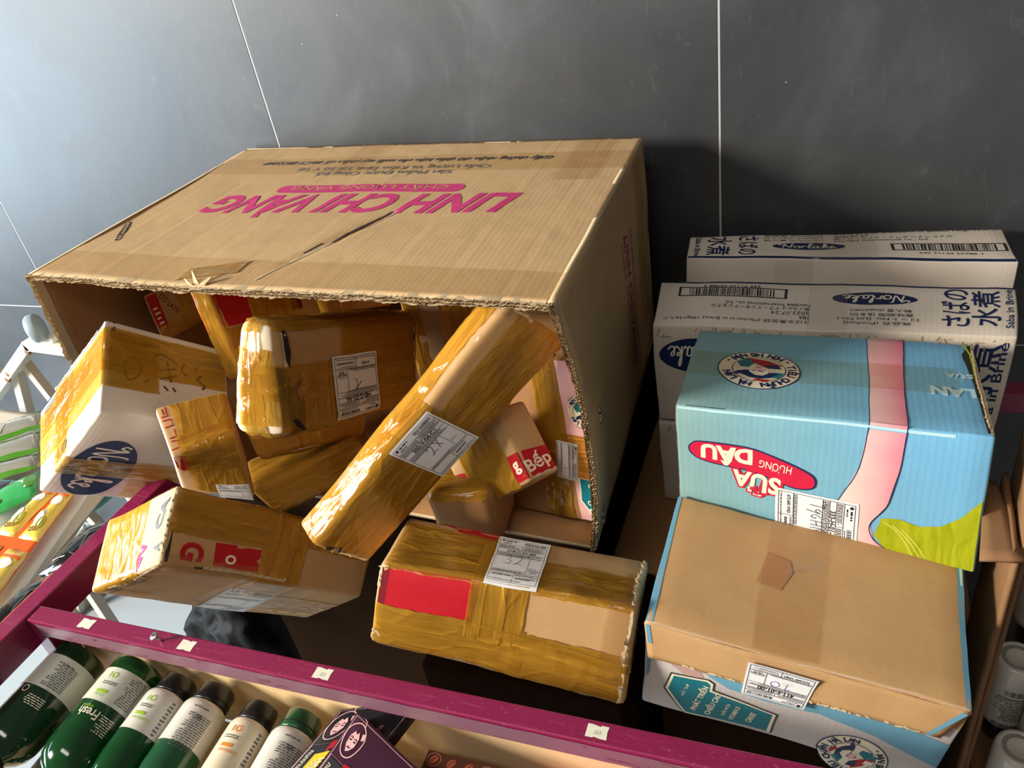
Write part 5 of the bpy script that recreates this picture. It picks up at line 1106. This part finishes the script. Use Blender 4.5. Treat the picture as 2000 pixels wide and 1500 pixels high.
packgrey=plain('clear_noodle_pack',lin(150,150,140),.2,coat=.6); gl=plain('leaf_green_print',lin(74,136,34),.3,coat=.4); glk=plain('grass_green_pack',lin(60,176,96),.25,coat=.5); yp=plain('yellow_foil',lin(240,208,90),.22,coat=.6); orp=plain('orange_foil',lin(238,96,24),.25,coat=.5); wpk=plain('white_print',lin(236,236,232),.3,coat=.4); tealp=plain('teal_pack',lin(70,176,180),.25,coat=.5); blkf=plain('black_foil',(.010,.010,.011),.16,coat=.6); photo=plain('dark_food_photo',lin(60,52,60),.25,coat=.5); ora=plain('burnt_orange_foil',lin(170,74,22),.3)
def dn(p,w,h):
    rng=random.Random(2); p.rect(gl,w/2,h-.004,w,.008,1); p.rect(gl,w/2,.004,w,.008,1); p.poly(plain('noodle_print',lin(184,184,172),.3),[(w*.1,h*.25),(w*.62,h*.22),(w*.66,h*.7),(w*.15,h*.74)],1); p.small(grey_ink,w*.2,h*.65,w*.35,3,.006,rng,.4,2)
for i_,(c_) in enumerate((((-1.42,.60,.802),(-1.3044+.0,.7256+.003,.802),(-1.3522,.7603+.02,.802),(-1.46,.64,.802)),((-1.40,.5400,.800),(-1.2456,.6718,.800),(-1.2990,.7230,.800),(-1.425,.595,.800)),((-1.36,.5030,.800),(-1.205,.6300,.800),(-1.2430,.6690,.800),(-1.395,.537,.800)))):
    pouch('noodle_pack',('clear noodle pack with green borders, rearmost at the left edge','clear noodle pack with green borders, middle one at the left edge','clear noodle pack with green borders, nearest one above the yellow sachets')[i_],c_,.012,packgrey,100+i_,dn,'clear noodle packs')
def dp(p,w,h): p.rect(photo,w*.5,h*.52,w*.9,h*.8,1); p.ell(plain('teal_grey_photo',lin(120,136,150),.4),w*.45,h*.6,w*.25,h*.2,2); p.line(tealp,[(w*.05,h*.1),(w*.95,h*.1),(w*.95,h*.92),(w*.05,h*.92)],.003,2,False,True)
pouch('photo_pack','dark pack with a teal border at the left edge',[(-1.255,.490,.801),(-1.1960,.5530,.803),(-1.2060,.5960,.803),(-1.300,.585,.801)],.006,tealp,110,dp)
def dg(p,w,h):
    p.ell(wpk,w*.30,h*.40,w*.20,h*.42,1,30,10); p.ell(glk,w*.28,h*.42,w*.15,h*.32,2,30,10); p.ell(plain('pink_fruit_print',lin(214,60,110),.3),w*.52,h*.3,w*.05,h*.10,3,20); p.line(wpk,[(w*.62,h*.85),(w*.8,h*.75),(w*.86,h*.4)],.003,2,True); p.ell(gl,w*.9,h*.6,w*.08,h*.25,2)
pouch('green_pack','bright green snack pack between the noodle packs and the yellow sachets',[(-1.190,.4700,.800),(-1.1340,.5720,.804),(-1.1880,.6250,.804),(-1.2500,.515,.800)],.010,glk,111,dg)
def dy(p,w,h):
    rng=random.Random(8); p.ell(wpk,w*.5,h*.72,w*.3,h*.10,1,20); p.rect(orp,w*.5,h*.86,w*.8,h*.05,1); p.ell(plain('white_flower_print',lin(246,240,220),.3),w*.42,h*.34,w*.22,h*.16,1,16,20); p.ell(plain('olive_print',lin(150,150,40),.3),w*.66,h*.28,w*.16,h*.12,2,16); p.text(brown_ink,'oni',w*.45,h*.16,w*.4,h*.10,15,3,.02); p.line(plain('teal_outline',lin(110,170,160),.4),[(w*.2,h*.3),(w*.4,h*.52),(w*.66,h*.44)],.0012,3,True)
ss=empty('sachet_sheet',(-1.07,.48,.79),'sheet of yellow sachets joined by orange bands beside the white rail','snack pack')
A0,A1,A2,A3=Vector((-1.136,.362,.797)),Vector((-1.000,.362,.797)),Vector((-1.078,.600,.797)),Vector((-1.140,.600,.797))
def sq(u,v): return A0*((1-u)*(1-v))+A1*(u*(1-v))+A2*(u*v)+A3*((1-u)*v)
sheet0=Patch([A0,A1,A2,A3],0,9,.0004,30); sheet0.build('orange_band',orp,ss,.0006,label='orange heat-sealed band')
for iu in range(2):
    for iv in range(2):
        u0,u1=iu*.55+.02,iu*.55+.44; v0,v1=iv*.53+.012,iv*.53+.455
        pa=Patch([v+Vector((0,0,.0008)) for v in (sq(u0,v0),sq(u1,v0),sq(u1,v1),sq(u0,v1))],.009,120+iu*3+iv,.0022,60); o=pa.build('sachet',yp,ss,.0006); p=Print(pa.m); dy(p,pa.w,pa.h); p.build('sachet_print',o,.0004,.01)
def db(p,w,h):
    rng=random.Random(4)
    for q in range(7): p.line(plain('grey_sheen_print',lin(90,92,96),.3),[(w*rng.random(),h*rng.random()),(w*rng.random(),h*rng.random())],.002,1)
    p.small(wpk,w*.1,h*.2,w*.5,1,.004,rng,.5,2)
pouch('black_pack','black foil pack hanging on the maroon side rail, rear one',[(-.9568,.4278,.815),(-.900,.4443,.822),(-.905,.530,.826),(-.9560,.5314,.815)],.012,blkf,131,db,'black foil packs')
pouch('black_pack','black foil pack hanging on the maroon side rail, front one',[(-.952,.300,.815),(-.900,.318,.822),(-.900,.440,.824),(-.9568,.4260,.815)],.012,blkf,132,db,'black foil packs')
pouch('orange_pack','thin burnt orange pack edge along the maroon side rail',[(-.902,.270,.838),(-.874,.272,.845),(-.880,.420,.848),(-.908,.418,.838)],.004,ora,133)
pouch('teal_pack','small teal pack hanging behind the white rail',[(-1.1177,.6036,.742),(-1.0850,.6062,.742),(-1.0800,.650,.742),(-1.1223,.645,.742)],.008,tealp,134,lambda p,w,h:(p.ell(plain('dark_teal_print',lin(20,70,74),.3),w*.5,h*.5,w*.3,h*.3,1),p.line(wpk,[(w*.2,h*.6),(w*.5,h*.8),(w*.8,h*.5)],.002,2,True)))
cbl=tube('white_cable',[(-2.30,1.02,.008),(-2.153,1.0466,.008),(-2.132,1.0819,.008),(-2.12,1.105,.008),(-2.118,1.128,.008),(-2.128,1.142,.008)],.0075,wpaint); tag(cbl,'white cable lying on the pale floor by the wall','cable')
fb=beam('floor_batten',(-1.87,.80,.02),(-1.845,1.14,.02),.05,.04,wworn); tag(fb,'grey-white batten on the floor behind the maroon side rail','batten')
sg=beam('steel_leg',(-1.66,.95,.0),(-1.66,.95,.50),.030,.030,plain('grey_steel',lin(110,110,108),.5)); tag(sg,'short grey steel leg standing on the floor by the wall','leg')
# black bin bag heaped beside the storage cartons
bm=bmesh.new(); bmesh.ops.create_icosphere(bm,subdivisions=5,radius=1)
for v in bm.verts:
    d=v.co.copy(); k=1+.22*nz(d*2.2,140)+.10*max(0,1-abs(nz(d*5,141))*3)+.03*nz(d*14,142); v.co=Vector((-.99+d.x*k*.13,.74+d.y*k*.13,.26+d.z*k*.26))
bm.verts.index_update(); o=mesh('bin_bag',[v.co.copy() for v in bm.verts],[tuple(v.index for v in f.verts) for f in bm.faces],plain('black_bin_bag',(.005,.005,.006),.6,spec=.2),None,None,None,True,(-.985,.79,.0)); bm.free(); tag(o,'crumpled black plastic bag on the floor under the tipped carton','bag')
